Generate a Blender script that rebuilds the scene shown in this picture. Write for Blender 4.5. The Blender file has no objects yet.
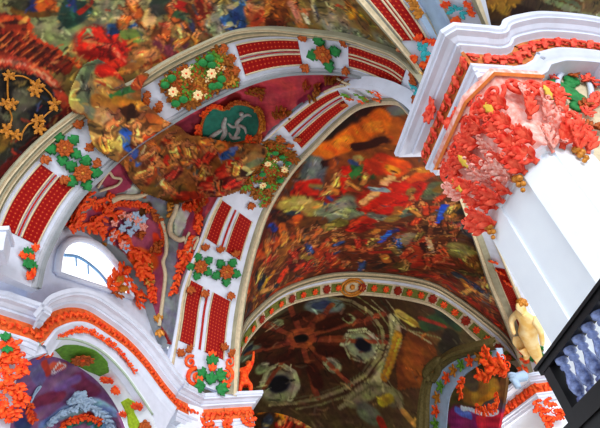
import bpy, math, random
import numpy as np
from mathutils import Matrix, Vector

# ------------------------------------------------------------------ camera
F, CX, CY = 560.0, 300.0, 214.0
EYE = np.array([0.0, 0.0, 1.6])
_zen = np.array([120 - CX, CY + 417, -F]); _zen /= np.linalg.norm(_zen)
_fw = np.array([0, 0, -1.0])
_Y = _fw - _zen * (_fw @ _zen); _Y /= np.linalg.norm(_Y)
_X = np.cross(_Y, _zen)
R = np.array([_X, _Y, _zen])                       # camera -> world

def raydir(p):
    d = R @ np.array([p[0] - CX, -(p[1] - CY), -F]); return d / np.linalg.norm(d)
def at(x, y, r):                                   # point seen at (x,y), r metres away in plan
    d = raydir((x, y)); return EYE + d * r / math.hypot(d[0], d[1])
def atz(x, y, z):
    d = raydir((x, y)); return EYE + d * (z - EYE[2]) / d[2]
def onwall(x, y, a, b):                            # point on the upright plane through plan points a, b
    d = raydir((x, y)); n = np.array([-(b[1] - a[1]), b[0] - a[0]])
    return EYE + d * ((n @ np.asarray(a)[:2]) / (n @ d[:2]))
def proj(P):
    c = (np.asarray(P) - EYE) @ R
    return np.stack([CX + F * c[..., 0] / -c[..., 2], CY - F * c[..., 1] / -c[..., 2]], -1)
def mpp(P): return float(np.linalg.norm(np.asarray(P) - EYE)) / F
def unit(v): v = np.asarray(v, float); return v / (np.linalg.norm(v) + 1e-12)

scn = bpy.context.scene
COL = scn.collection
cd = bpy.data.cameras.new('camera'); co = bpy.data.objects.new('camera', cd); COL.objects.link(co)
cd.sensor_width = 36; cd.lens = F * 36 / 600; cd.clip_end = 500
M = Matrix([list(R[i]) + [EYE[i]] for i in range(3)] + [[0, 0, 0, 1]]); co.matrix_world = M
scn.camera = co
scn.view_settings.view_transform = 'Standard'; scn.view_settings.look = 'None'
scn.view_settings.gamma = 1; scn.view_settings.use_curve_mapping = False
scn.view_settings.exposure = 0.0

# ------------------------------------------------------------------ materials
def lin(c):
    c = np.asarray(c, float) / 255
    return np.where(c <= .04045, c / 12.92, ((c + .055) / 1.055) ** 2.4)
MATS = {}
def mat(name, rgb, rough=.6, metal=0., var=.12, scale=6., bump=.0, rgb2=None):
    if name in MATS: return MATS[name]
    m = bpy.data.materials.new(name); m.use_nodes = True; nt = m.node_tree; N = nt.nodes; L = nt.links
    b = N['Principled BSDF']; b.inputs['Specular IOR Level'].default_value = .5 if rough < .5 and name != 'black_wood' else .2; b.inputs['Roughness'].default_value = rough; b.inputs['Metallic'].default_value = metal
    tc = N.new('ShaderNodeTexCoord'); no = N.new('ShaderNodeTexNoise'); no.inputs['Scale'].default_value = scale
    no.inputs['Detail'].default_value = 5
    L.new(tc.outputs['Object'], no.inputs['Vector'])
    ra = N.new('ShaderNodeValToRGB'); c = lin(rgb)
    c2 = lin(rgb2) if rgb2 is not None else c * (1 - var)
    ra.color_ramp.elements[0].position = .35; ra.color_ramp.elements[1].position = .65
    ra.color_ramp.elements[0].color = (*c2, 1); ra.color_ramp.elements[1].color = (*np.clip(c * (1 + var * .4), 0, 1), 1)
    L.new(no.outputs['Fac'], ra.inputs['Fac']); L.new(ra.outputs['Color'], b.inputs['Base Color'])
    if bump:
        bp = N.new('ShaderNodeBump'); bp.inputs['Strength'].default_value = bump; bp.inputs['Distance'].default_value = .03
        L.new(no.outputs['Fac'], bp.inputs['Height']); L.new(bp.outputs['Normal'], b.inputs['Normal'])
    MATS[name] = m; return m
WHITE = mat('white_stucco', (212, 219, 238), .55, var=.08, scale=2.)
PIERW = mat('white_marble', (234, 243, 255), .5, var=.05, scale=1.)
CREAM = mat('cream_stucco', (212, 196, 164), .6, var=.15)
GREY = mat('grey_stucco', (140, 146, 152), .6, var=.12, scale=2)
GREY2 = mat('pale_grey_stucco', (176, 180, 190), .6, var=.1, scale=2)
OLIVE = mat('olive_moulding', (160, 156, 132), .6, var=.18, scale=2)
SALMON = mat('red_stucco', (248, 104, 78), .5, var=.1, scale=7, rgb2=(216, 40, 26))
ORANGE = mat('orange_stucco', (250, 104, 40), .55, scale=7, var=.1, rgb2=(226, 44, 14))
PINK = mat('pink_stucco', (240, 190, 180), .6, var=.2, scale=12, rgb2=(226, 110, 92))
FRIEZE = mat('frieze_ground', (206, 120, 62), .6, var=.3, scale=5)
GOLD = mat('gilding', (206, 132, 36), .42, .25, var=.35, scale=14)
BROWNG = mat('dark_gilding', (150, 86, 26), .5, .15, var=.4, scale=14)
PALEG = mat('pale_gold', (255, 232, 178), .5, .0, var=.05, scale=2, rgb2=(240, 196, 110))
GREEN = mat('green_stucco', (40, 132, 66), .55, var=.3, scale=8)
LIME = mat('lime_green_stucco', (96, 150, 48), .55, var=.3, scale=6)
TEAL = mat('teal_ground', (40, 122, 104), .6, var=.25, scale=4)
CYAN = mat('cyan_stucco', (60, 180, 190), .55, var=.2, scale=6)
BLUEW = mat('blue_white_stucco', (170, 196, 226), .55, var=.12, scale=3)
REDLINE = mat('red_line', (176, 30, 26), .6, var=.2)
RED = mat('dark_red_panel', (138, 14, 14), .6, var=.2)
RUST = mat('rust_gilding', (184, 88, 34), .5, .1, var=.5, scale=14)
BLACK = mat('black_wood', (9, 8, 12), .45, var=.4, scale=8)
BALUS = mat('blue_baluster', (134, 154, 212), .15, scale=12, rgb2=(44, 54, 104))
FLOORM = mat('stone_floor', (196, 188, 176), .7, var=.15, scale=1)

def netmat():
    m = bpy.data.materials.new('red_net_panel'); m.use_nodes = True; nt = m.node_tree; N = nt.nodes; L = nt.links
    b = N['Principled BSDF']; b.inputs['Roughness'].default_value = .6
    b.inputs['Specular IOR Level'].default_value = .15
    uv = N.new('ShaderNodeUVMap'); uv.uv_map = 'metres'
    sc = N.new('ShaderNodeVectorMath'); sc.operation = 'SCALE'; sc.inputs['Scale'].default_value = 1 / .17
    fr = N.new('ShaderNodeVectorMath'); fr.operation = 'FRACTION'
    di = N.new('ShaderNodeVectorMath'); di.operation = 'DISTANCE'; di.inputs[1].default_value = (.5, .5, 0)
    L.new(uv.outputs['UV'], sc.inputs[0]); L.new(sc.outputs['Vector'], fr.inputs[0]); L.new(fr.outputs['Vector'], di.inputs[0])
    ra = N.new('ShaderNodeValToRGB'); e = ra.color_ramp.elements
    e[0].position = .06; e[0].color = (*lin((220, 96, 48)), 1); e[1].position = .2; e[1].color = (*lin((156, 8, 6)), 1)
    x = ra.color_ramp.elements.new(.6); x.color = (*lin((138, 5, 5)), 1)
    L.new(di.outputs['Value'], ra.inputs['Fac']); L.new(ra.outputs['Color'], b.inputs['Base Color'])
    return m
NET = netmat()
def paintmat(name, rough=.7):
    m = bpy.data.materials.new(name); m.use_nodes = True; nt = m.node_tree; N = nt.nodes; L = nt.links
    b = N['Principled BSDF']; b.inputs['Roughness'].default_value = rough
    b.inputs['Specular IOR Level'].default_value = .2
    a = N.new('ShaderNodeAttribute'); a.attribute_name = 'pigment'
    tc = N.new('ShaderNodeTexCoord'); no = N.new('ShaderNodeTexNoise'); no.inputs['Scale'].default_value = 2.6
    no.inputs['Detail'].default_value = 8; no.inputs['Distortion'].default_value = 1.2
    L.new(tc.outputs['Object'], no.inputs['Vector'])
    mr = N.new('ShaderNodeMapRange'); mr.inputs['From Min'].default_value = .3; mr.inputs['From Max'].default_value = .7
    mr.inputs['To Min'].default_value = .84; mr.inputs['To Max'].default_value = 1.16
    L.new(no.outputs['Fac'], mr.inputs['Value'])
    sc = N.new('ShaderNodeVectorMath'); sc.operation = 'SCALE'
    L.new(a.outputs['Color'], sc.inputs[0]); L.new(mr.outputs['Result'], sc.inputs['Scale'])
    L.new(sc.outputs['Vector'], b.inputs['Base Color'])
    return m
PAINT = paintmat('fresco_paint')

# ------------------------------------------------------------------ objects
ORG = {}
def tag(o, label=None, cat=None, group=None, kind=None):
    if label: o['label'] = label
    if cat: o['category'] = cat
    if group: o['group'] = group
    if kind: o['kind'] = kind
    return o
def thing(name, label, cat, origin, group=None):
    o = bpy.data.objects.new(name, None); COL.objects.link(o); o.empty_display_size = .2
    o.location = Vector(origin); ORG[o] = np.asarray(origin, float)
    return tag(o, label, cat, group)

class MB:
    def __init__(s): s.v = []; s.f = []; s.mi = []; s.uv = {}; s.n = 0
    def add(s, V, Fc, mi=0):
        V = np.asarray(V, float).reshape(-1, 3); o = s.n; s.v.append(V); s.n += len(V)
        s.f += [tuple(i + o for i in f) for f in Fc]; s.mi += [mi] * len(Fc); return o
    def grid(s, G, mi=0, closed=False, uv=None):
        n, m = G.shape[:2]; Fc = []
        for i in range(n - 1):
            for j in range(m if closed else m - 1):
                k = (j + 1) % m
                Fc.append((i * m + j, i * m + k, (i + 1) * m + k, (i + 1) * m + j))
        o = s.add(G, Fc, mi)
        if uv is not None:
            for q, c in enumerate(uv.reshape(-1, 2)): s.uv[o + q] = c
        return o
    def tube(s, P, rad, k=6, mi=0, flat=1., ref=None):
        P = np.asarray(P, float); n = len(P); rad = np.ones(n) * rad
        T = np.gradient(P, axis=0); T /= np.linalg.norm(T, axis=1)[:, None] + 1e-12
        up = np.array([0, 0, 1.]) if ref is None else np.asarray(ref, float)
        rings = []
        for i in range(n):
            a = np.cross(T[i], up)
            if np.linalg.norm(a) < 1e-4: a = np.cross(T[i], [1, 0, .1])
            a = unit(a); b = np.cross(a, T[i])
            an = np.arange(k) * 2 * math.pi / k
            rings.append(P[i] + rad[i] * (np.outer(np.cos(an), a) + flat * np.outer(np.sin(an), b)))
        o = s.grid(np.array(rings), mi, True)
        s.f += [tuple(o + j for j in range(k))[::-1], tuple(o + (n - 1) * k + j for j in range(k))]; s.mi += [mi, mi]
    def ball(s, O, r, fr=None, mi=0, sc=(1, 1, 1), n=6, m=8):
        X, Y, Z = fr if fr else (np.eye(3)[0], np.eye(3)[1], np.eye(3)[2])
        G = []
        for i in range(n + 1):
            th = math.pi * (i * .98 + .01 * n) / n
            G.append([O + r * (sc[0] * math.sin(th) * math.cos(a) * X + sc[1] * math.sin(th) * math.sin(a) * Y + sc[2] * math.cos(th) * Z) for a in np.arange(m) * 2 * math.pi / m])
        s.grid(np.array(G), mi, True)
    def leaf(s, O, X, Y, Z, L, W, curl=.35, mi=0, lobes=3, n=9, lift=.0):
        # acanthus leaf: grows from O along Y, spreads along X, stands off along Z, its tip curling back over
        rows = []
        for i in range(n + 1):
            u = i / n
            w = W * (math.sin(math.pi * min(.97, .12 + .86 * u)) ** .8) * (1 + .25 * math.cos(2 * math.pi * lobes * u))
            ang = curl * 2.6 * u * u
            y = L * (u - .25 * curl * u ** 3); z = L * (lift + .22 * math.sin(ang) + .10 * math.sin(math.pi * u))
            c0 = O + Y * y + Z * z
            th = .10 * W + .03 * L
            ring = [c0 - X * w - Z * .18 * W, c0 - X * w * .5 + Z * .10 * W, c0 + Z * .02 * W, c0 + X * w * .5 + Z * .10 * W,
                    c0 + X * w - Z * .18 * W, c0 - Z * (th + .1 * W)]
            rows.append(ring)
        s.grid(np.array(rows), mi, True)
    def scroll(s, O, X, Y, Z, r, turns=1.6, th=.14, mi=0, hand=1, n=26):
        P = []; rr = []
        for i in range(n + 1):
            u = i / n; a = 2 * math.pi * turns * u * hand; q = r * (1 - .85 * u)
            P.append(O + X * q * math.cos(a) + Y * q * math.sin(a) + Z * r * .25 * u); rr.append(r * th * (1.1 - .5 * u))
        s.tube(P, np.array(rr), 6, mi, ref=Z); s.ball(O + Z * r * .25, r * .2, (X, Y, Z), mi, n=4, m=6)
    def prism(s, poly, z0, z1, mi=0):
        n = len(poly); V = [(*p[:2], z0) for p in poly] + [(*p[:2], z1) for p in poly]
        s.add(V, [(i, (i + 1) % n, (i + 1) % n + n, i + n) for i in range(n)] + [tuple(range(n))[::-1], tuple(range(n, 2 * n))], mi)
    def obox(s, O, X, Y, Z, a, b, c, mi=0):
        V = [O + X * a * i + Y * b * j + Z * c * k for i in (-1, 1) for j in (-1, 1) for k in (-1, 1)]
        s.add(V, [(0, 1, 3, 2), (4, 6, 7, 5), (0, 4, 5, 1), (2, 3, 7, 6), (0, 2, 6, 4), (1, 5, 7, 3)], mi)
    def build(s, name, mats, parent=None, origin=None, smooth=True, col=None):
        V = np.concatenate(s.v)
        po = ORG.get(parent, np.zeros(3))
        o_ = np.asarray(origin, float) if origin is not None else (po if parent else V.mean(0))
        me = bpy.data.meshes.new(name); me.from_pydata((V - o_).tolist(), [], s.f); me.update()
        if not isinstance(mats, (list, tuple)): mats = [mats]
        for m_ in mats: me.materials.append(m_)
        me.polygons.foreach_set('material_index', s.mi)
        me.polygons.foreach_set('use_smooth', [smooth] * len(s.f))
        if s.uv:
            ul = me.uv_layers.new(name='metres'); vi = np.zeros(len(me.loops), int); me.loops.foreach_get('vertex_index', vi)
            tab = np.zeros((len(V), 2))
            for k, c in s.uv.items(): tab[k] = c
            ul.data.foreach_set('uv', tab[vi].ravel())
        if col is not None:
            ca = me.color_attributes.new('pigment', 'FLOAT_COLOR', 'POINT')
            ca.data.foreach_set('color', np.concatenate([lin(np.clip(col, 0, 255)), np.ones((len(col), 1))], 1).ravel())
        ob = bpy.data.objects.new(name, me); COL.objects.link(ob)
        if parent: ob.parent = parent
        ob.location = Vector(o_ - po); ORG[ob] = o_
        return ob

# ------------------------------------------------------------------ curves and surfaces
def crv(P, n=200):
    P = np.asarray(P, float); Q = np.vstack([2 * P[0] - P[1], P, 2 * P[-1] - P[-2]]); out = []
    for i in range(1, len(Q) - 2):
        p0, p1, p2, p3 = Q[i - 1:i + 3]
        for t in np.linspace(0, 1, 16, endpoint=False):
            out.append(.5 * (2 * p1 + (p2 - p0) * t + (2 * p0 - 5 * p1 + 4 * p2 - p3) * t * t + (3 * p1 - p0 - 3 * p2 + p3) * t ** 3))
    out.append(P[-1]); return resamp(np.array(out), n)
def resamp(P, n):
    d = np.r_[0, np.cumsum(np.linalg.norm(np.diff(P, axis=0), axis=1))]; u = np.linspace(0, d[-1], n)
    return np.stack([np.interp(u, d, P[:, k]) for k in range(P.shape[1])], 1)
INSIDE = np.array([0, 12., 6.])
class Surf:
    def __init__(s, G, inside=INSIDE):
        s.G = np.asarray(G, float); s.nt, s.ns = s.G.shape[:2]
        a = np.gradient(s.G, axis=0); b = np.gradient(s.G, axis=1); n = np.cross(a, b)
        n /= np.linalg.norm(n, axis=2)[..., None] + 1e-12
        sg = np.sign(np.sum(n * (inside - s.G), 2)); n *= np.where(sg == 0, 1, sg)[..., None]
        s.N = n; s.px = proj(s.G)
    def _ev(s, A, t, q):
        x = np.clip(t, 0, 1) * (s.nt - 1); y = np.clip(q, 0, 1) * (s.ns - 1)
        i = np.minimum(np.floor(x).astype(int), s.nt - 2); j = np.minimum(np.floor(y).astype(int), s.ns - 2)
        fx = (x - i)[..., None]; fy = (y - j)[..., None]
        return (A[i, j] * (1 - fx) + A[i + 1, j] * fx) * (1 - fy) + (A[i, j + 1] * (1 - fx) + A[i + 1, j + 1] * fx) * fy
    def P(s, t, q): return s._ev(s.G, np.asarray(t, float), np.asarray(q, float))
    def Nn(s, t, q):
        n = s._ev(s.N, np.asarray(t, float), np.asarray(q, float)); return n / (np.linalg.norm(n, axis=-1)[..., None] + 1e-12)
    def inv(s, x, y):
        d = np.sum((s.px - np.array([x, y])) ** 2, 2); i, j = np.unravel_index(np.argmin(d), d.shape)
        i = min(max(i, 1), s.nt - 2); j = min(max(j, 1), s.ns - 2)
        J = np.stack([(s.px[i + 1, j] - s.px[i - 1, j]) / 2, (s.px[i, j + 1] - s.px[i, j - 1]) / 2], 1)
        try: w = np.clip(np.linalg.solve(J, np.array([x, y]) - s.px[i, j]), -1.2, 1.2)
        except Exception: w = np.zeros(2)
        return min(max((i + w[0]) / (s.nt - 1), 0), 1), min(max((j + w[1]) / (s.ns - 1), 0), 1)
    def pt(s, x, y): return s.P(*s.inv(x, y))
    def frame(s, x, y, ang=0.):
        t, q = s.inv(x, y); O = s.P(t, q); Z = s.Nn(t, q)
        X = R @ np.array([1., 0, 0]); X = unit(X - Z * (X @ Z)); Y = np.cross(Z, X)
        a = math.radians(ang); return O, X * math.cos(a) + Y * math.sin(a), Y * math.cos(a) - X * math.sin(a), Z
def ruled(E0, E1, ns=24, n=200):
    a = resamp(np.asarray(E0), n); b = resamp(np.asarray(E1), n); w = np.linspace(0, 1, ns)[None, :, None]
    return a[:, None] * (1 - w) + b[:, None] * w
def coons(c0, c1, d0, d1, nu, nv):
    # c0/c1 bottom/top (u), d0/d1 left/right (v)
    c0, c1, d0, d1 = resamp(c0, nu), resamp(c1, nu), resamp(d0, nv), resamp(d1, nv)
    u = np.linspace(0, 1, nu)[:, None, None]; v = np.linspace(0, 1, nv)[None, :, None]
    return ((1 - v) * c0[:, None] + v * c1[:, None] + (1 - u) * d0[None] + u * d1[None]
            - (1 - u) * (1 - v) * c0[0] - u * (1 - v) * c0[-1] - (1 - u) * v * c1[0] - u * v * c1[-1])
def slab(mb, S, t0, t1, s0, s1, h, base=-.02, mi=0, nt=None, ns=4, uv=False):
    nt = nt or max(3, int(abs(t1 - t0) * 110) + 2)
    T, Q = np.meshgrid(np.linspace(t0, t1, nt), np.linspace(s0, s1, ns), indexing='ij')
    G = S.P(T, Q); N = S.Nn(T, Q)
    U = None
    if uv:
        L = np.r_[0, np.cumsum(np.linalg.norm(np.diff(G[:, 0], axis=0), axis=1))]
        W = np.linalg.norm(G[nt // 2, -1] - G[nt // 2, 0])
        U = np.stack(np.meshgrid(L, np.linspace(0, W, ns), indexing='ij'), -1)
    mb.grid(G + N * h, mi, uv=U)
    for E, Nn in ((G[0], N[0]), (G[-1], N[-1]), (G[:, 0], N[:, 0]), (G[:, -1], N[:, -1])):
        mb.grid(np.stack([E + Nn * base, E + Nn * h], 1), mi)
def mould(mb, S, prof, t0=0., t1=1., nt=120, mi=0):
    t = np.linspace(t0, t1, nt)
    G = np.stack([S.P(t, np.full(nt, q)) + S.Nn(t, np.full(nt, q)) * h for q, h in prof], 1)
    for k in range(len(prof) - 1): mb.grid(G[:, k:k + 2], (k // 2) % 2 if mi == 'alt' else mi)

# ------------------------------------------------------------------ painting (pigments laid on a surface, in metres on that surface)
def wob(P, f, seed, oct=3):
    r = np.random.RandomState(seed); o = np.zeros(len(P)); a = 1.
    for k in range(oct):
        for _ in range(4):
            o += a * np.sin(P @ (r.randn(3) * f) + r.rand() * 6.28)
        f *= 2.1; a *= .55
    return o / 3.2
def paint(S, base, text, seed=1, warp=1.0, mottling=.12, sat=1.0, dabs=0, tint=()):
    V = S.G.reshape(-1, 3); n = len(V)
    T, Q = np.meshgrid(np.linspace(0, 1, S.nt), np.linspace(0, 1, S.ns), indexing='ij'); TQ = np.stack([T.ravel(), Q.ravel()], 1)
    col = np.tile(np.asarray(base, float), (n, 1))
    m0 = mpp(V.mean(0)); fq = 1 / (m0 * 7)
    W = np.stack([wob(V, fq, seed + k) for k in range(3)], 1) * (m0 * 1.2 * warp)
    Vw = V + W
    rng = random.Random(seed)
    def stroke(c, w, pts, soft=.22):
        if len(pts) == 1: pts = pts * 2
        sub = [pts[0]]
        for p, q in zip(pts[:-1], pts[1:]):
            k = max(1, int(math.hypot(q[0] - p[0], q[1] - p[1]) / 7)); sub += [(p[0] + (q[0] - p[0]) * i / k, p[1] + (q[1] - p[1]) * i / k) for i in range(1, k + 1)]
        A = [S.pt(*p) for p in sub]
        stroke3(c, w * mpp(A[0]) / 2, A, soft)
    def stroke3(c, rad, A, soft=.35, mixin=1.):
        lo = np.min(A, 0) - rad * 1.6; hi = np.max(A, 0) + rad * 1.6
        ix = np.where(np.all((Vw > lo) & (Vw < hi), 1))[0]
        if not len(ix): return
        X = Vw[ix]; d = np.full(len(ix), 1e9)
        for a, b in zip(A[:-1], A[1:]):
            ab = b - a; t = np.clip((X - a) @ ab / (ab @ ab + 1e-12), 0, 1)
            d = np.minimum(d, np.linalg.norm(X - a - t[:, None] * ab, axis=1))
        al = np.clip((rad * (1 + soft) - d) / (2 * soft * rad + 1e-9), 0, 1); al = al * al * (3 - 2 * al) * mixin
        col[ix] = col[ix] * (1 - al[:, None]) + np.asarray(c, float) * al[:, None]
    def poly(c, pts):
        A = np.array([S.inv(*p) for p in pts]); s_ = 1.0 / np.array([S.nt, S.ns])
        X = TQ + np.stack([wob(V, fq, seed + 5), wob(V, fq, seed + 6)], 1) * s_ * 1.2 * warp
        ins = np.zeros(n, bool); j = len(A) - 1
        for i in range(len(A)):
            a, b = A[i], A[j]
            cr = ((a[1] > X[:, 1]) != (b[1] > X[:, 1])) & (X[:, 0] < (b[0] - a[0]) * (X[:, 1] - a[1]) / (b[1] - a[1] + 1e-12) + a[0])
            ins ^= cr; j = i
        col[ins] = c
    def figure(x, y, s, ang, robe):
        a = math.radians(ang); ux, uy = math.sin(a), -math.cos(a); rx, ry = math.cos(a), math.sin(a)
        def q(u, v): return (x + rx * u * s + ux * v * s, y + ry * u * s + uy * v * s)
        fl = np.array((222, 140, 84)) * rng.uniform(.75, 1.08); fd = fl * .55; rb = np.asarray(robe, float)
        k = rng.choice((-1, 1))
        stroke(rb * .5, s * .62, [q(-.15 * k, -.1), q(.1 * k, -.5), q(.3 * k, -.75)])
        stroke(rb, s * .46, [q(-.1 * k, .0), q(.12 * k, -.45), q(.25 * k, -.7)])
        for i in range(3):
            f = rng.uniform(-.25, .25)
            stroke(np.clip(rb * 1.45 + 18, 0, 255) if i % 2 == 0 else rb * .45, s * .09, [q(f, .05), q(f + .14 * k, -.35), q(f + .3 * k, -.7)])
        stroke(fd, s * .34, [q(0, .2), q(.03 * k, .0)]); stroke(fl, s * .26, [q(.02, .22), q(.05 * k, .02)])
        stroke(fd, s * .15, [q(.1 * k, .22), q(.36 * k, .08), q(.56 * k, .26)]); stroke(fl, s * .11, [q(.12 * k, .24), q(.36 * k, .10), q(.56 * k, .27)])
        stroke(fl, s * .11, [q(-.12 * k, .2), q(-.32 * k, .0), q(-.2 * k, -.2)])
        stroke((64, 34, 18), s * .26, [q(.02 * k, .46)]); stroke(fl * 1.05, s * .19, [q(.05 * k, .42)])
        if rng.random() < .7: stroke(fl * .9, s * .13, [q(.2 * k, -.7), q(.3 * k, -1.0)]); stroke(fl, s * .12, [q(.05 * k, -.7), q(-.05 * k, -1.0)])
    for ln in text.strip().splitlines():
        w = ln.split()
        if not w or w[0][0] == '#': continue
        c = [float(i) for i in w[1].split(',')]
        if w[0] == 'S': stroke(c, float(w[2]), [tuple(float(i) for i in p.split(',')) for p in w[3:]])
        elif w[0] == 'D': stroke(c, float(w[2]), [tuple(float(i) for i in p.split(',')) for p in w[3:]], .12)
        elif w[0] == 'B': stroke(c, float(w[2]), [tuple(float(i) for i in p.split(',')) for p in w[3:]], .8)
        elif w[0] == 'P': poly(c, [tuple(float(i) for i in p.split(',')) for p in w[2:]])
        elif w[0] == 'G':
            for p in w[3:]:
                a = [float(i) for i in p.split(',')]; figure(a[0], a[1], float(w[2]), a[2], c)
    # brush dabs: short curved strokes that vary the colour they fall on and follow one another
    if dabs:
        pp = S.px.reshape(-1, 2); vis = np.where((pp[:, 0] > -8) & (pp[:, 0] < 608) & (pp[:, 1] > -8) & (pp[:, 1] < 436))[0]
        ga = np.gradient(S.G, axis=0).reshape(-1, 3); Nf = S.N.reshape(-1, 3); fl = wob(V, 1 / (m0 * 16), seed + 31) * 3.0
        for k in range(dabs):
            i = vis[int(rng.random() * len(vis))]; X = unit(ga[i]); Y = np.cross(Nf[i], X); m = mpp(V[i]); a = fl[i] + rng.uniform(-.5, .5)
            d = X * math.cos(a) + Y * math.sin(a); e = Y * math.cos(a) - X * math.sin(a); l = rng.uniform(2, 5.5) * m; b = rng.uniform(-.4, .4) * l
            c = col[i] * rng.choice((.4, .6, .75, 1.25, 1.45, 1.7)) + rng.choice((0, 0, 10))
            if tint and rng.random() < .22: c = c * .25 + np.asarray(rng.choice(tint), float) * .75
            stroke3(np.clip(c, 0, 250), rng.uniform(.4, 1.2) * m, [V[i] - d * l, V[i] + e * b, V[i] + d * l], .6, .75)
    mo = wob(V, 1 / (m0 * 3.2), seed + 11, 4)
    col *= (1 + mottling * mo)[:, None]
    hu = wob(V, 1 / (m0 * 5), seed + 21); col[:, 1] *= 1 + .12 * hu; col[:, 0] *= 1 + .05 * hu
    g = col @ np.array([.3, .55, .15]); col = g[:, None] + (col - g[:, None]) * sat
    return 238 * (np.clip(col, 0, 255) / 255) ** 1.14
def painted(name, S, col, parent=None, mats=PAINT, thick=.12):
    mb = MB(); mb.grid(S.G)
    # rim and back so that the plaster has a thickness
    back = S.G - S.N * thick
    mb2 = np.concatenate([S.G.reshape(-1, 3)])
    ob_col = [col]
    ring = [(i, 0) for i in range(S.nt)] + [(S.nt - 1, j) for j in range(1, S.ns)] + [(i, S.ns - 1) for i in range(S.nt - 2, -1, -1)] + [(0, j) for j in range(S.ns - 2, 0, -1)]
    a = np.array([S.G[i, j] for i, j in ring]); b = np.array([back[i, j] for i, j in ring]); cr = np.array([col[i * S.ns + j] for i, j in ring])
    G = np.stack([a, b], 0); mb.grid(G, 0, True); ob_col += [cr, cr]
    return mb.build(name, mats, parent, col=np.concatenate(ob_col))

# ================================================================== SETTING
HZ = 14.0                                                     # height of the cornice edge above the floor
PROF_C = [(1.2, .0), (0, .0), (0, -.16), (.06, -.2), (.06, -.27), (.2, -.31), (.3, -.4), (.36, -.42), (.36, -.5), (.5, -.56), (.56, -.6)]
PROF_F = [(.54, -.58), (.54, -1.2)]
PROF_A = [(.56, -1.18), (.46, -1.2), (.46, -1.3), (.52, -1.34), (.52, -1.48), (.56, -1.5), (.58, -1.68), (.9, -1.7)]
def sweep_plan(mb, pts, prof, z=HZ, closed=False):
    pts = [np.asarray(p, float)[:2] for p in pts]; n = len(pts); nr = []
    for i in range(n - 1):
        d = unit(pts[i + 1] - pts[i]); nr.append(np.array([-d[1], d[0]]))
    off = []
    for i in range(n):
        a = nr[max(i - 1, 0)]; b = nr[min(i, n - 2)]; m = unit(a + b); off.append(m / max(.35, m @ a))
    G = np.array([[[*(pts[i] + off[i] * d), z + h] for d, h in prof] for i in range(n)])
    mb.grid(G); return G
def sweep_arch(mb, P, nv, prof):
    P = np.asarray(P, float); T = np.gradient(P, axis=0); T /= np.linalg.norm(T, axis=1)[:, None]
    up = np.cross(np.broadcast_to(nv, T.shape), T); up *= np.sign(up[:, 2].mean())
    G = np.stack([P + nv * d + up * h for d, h in prof], 1); mb.grid(G); return G
def frieze_orn(mb, path, nin, updir, size, mi=0, step=None):
    # running pattern of curled leaves along a frieze
    P = resamp(path, max(3, int(np.sum(np.linalg.norm(np.diff(path, axis=0), axis=1)) / (step or size * .62))))
    for i in range(len(P) - 1):
        d = unit(P[i + 1] - P[i]); up = unit(updir - d * (updir @ d)); Z = unit(-nin); sg = 1 if i % 2 else -1
        O = P[i] + (P[i + 1] - P[i]) * .5
        mb.leaf(O - up * sg * size * .5 - d * size * .2, unit(d - up * sg * .5), unit(up * sg + d * .55), Z, size * 1.05, size * .3, .6, mi, n=6, lift=.12)
        mb.scroll(O + up * sg * size * .05 + Z * .05, d, up, Z, size * .26, 1.2, .22, mi, sg, 12)
def lipline(*pp): return [atz(x, y, HZ)[:2] for x, y in pp]

# ---- floor (out of the frame below)
mb = MB(); mb.prism([(-30, -25), (45, -25), (45, 70), (-30, 70)], -.3, 0)
tag(mb.build('floor', FLOORM, smooth=False), kind='structure')

# ---- key plan points
RA = lipline((394, 153), (440, 30), (453, 22), (499, 26))
LB = lipline((189, 384), (205, 393), (263, 390))
LAp = lipline((8, 291), (42, 303))
U1 = unit(RA[1] - RA[0]); U2 = np.array([-U1[1], U1[0]])
RB0 = atz(525, 372, HZ)[:2]
AX = unit(np.array([-.52, .86])); CR = np.array([AX[1], -AX[0]])  # towards the choir, and to its right
p3 = lambda p, z: np.array([p[0], p[1], z])

# ================================================================== RIBS
def A_pl(off): return ((-10.6 - .1 * off, 14 + off), (5.9, 11.7 + .55 * off))
A0 = crv([onwall(x, y, *A_pl(-1.5)) for x, y in [(-28, 262), (-18, 215), (0, 180), (33, 143), (70, 113), (100, 95), (132, 80), (165, 60), (200, 43), (233, 30), (267, 26), (300, 28), (345, 33), (375, 42), (400, 52), (425, 75), (432, 95)]])
A1 = crv([onwall(x, y, *A_pl(1.2)) for x, y in [(38, 290), (45, 262), (62, 228), (80, 200), (100, 180), (130, 152), (167, 127), (200, 108), (243, 88), (277, 77), (310, 73), (347, 74), (373, 82), (395, 95), (412, 112), (420, 125)]])
B0 = crv([at(*p) for p in [(166, 372, 25.3), (170, 354, 25), (176, 320, 24.3), (182, 286, 23.3), (200, 238, 21.7), (213, 206, 20.3), (235, 170, 18.6), (263, 139, 17), (300, 107, 15.2), (333, 88, 13.9), (367, 85, 13), (400, 97, 12.8), (418, 112, 12.9)]])
B1 = crv([at(*p) for p in [(236, 398, 27.2), (238, 370, 27), (240, 338, 26.2), (245, 300, 25), (250, 275, 24), (256, 250, 23), (268, 213, 21.6), (290, 176, 19.6), (317, 146, 17.6), (338, 124, 16.2), (357, 108, 15.2), (377, 101, 14.3), (400, 100, 13.8), (416, 114, 13.6)]])
CP = (np.array([-4.3, 27.]), np.array([9., 35.]))
C0 = crv([onwall(x, y, *CP) for x, y in [(230, 394), (233, 360), (238, 336), (250, 315), (281, 289), (320, 275), (354, 271.5), (400, 275), (434, 283), (461, 299), (487.5, 319), (509, 338), (526, 365), (530, 380)]])
CPi = (CP[0] + AX * 1.2, CP[1] + AX * 1.2)
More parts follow.
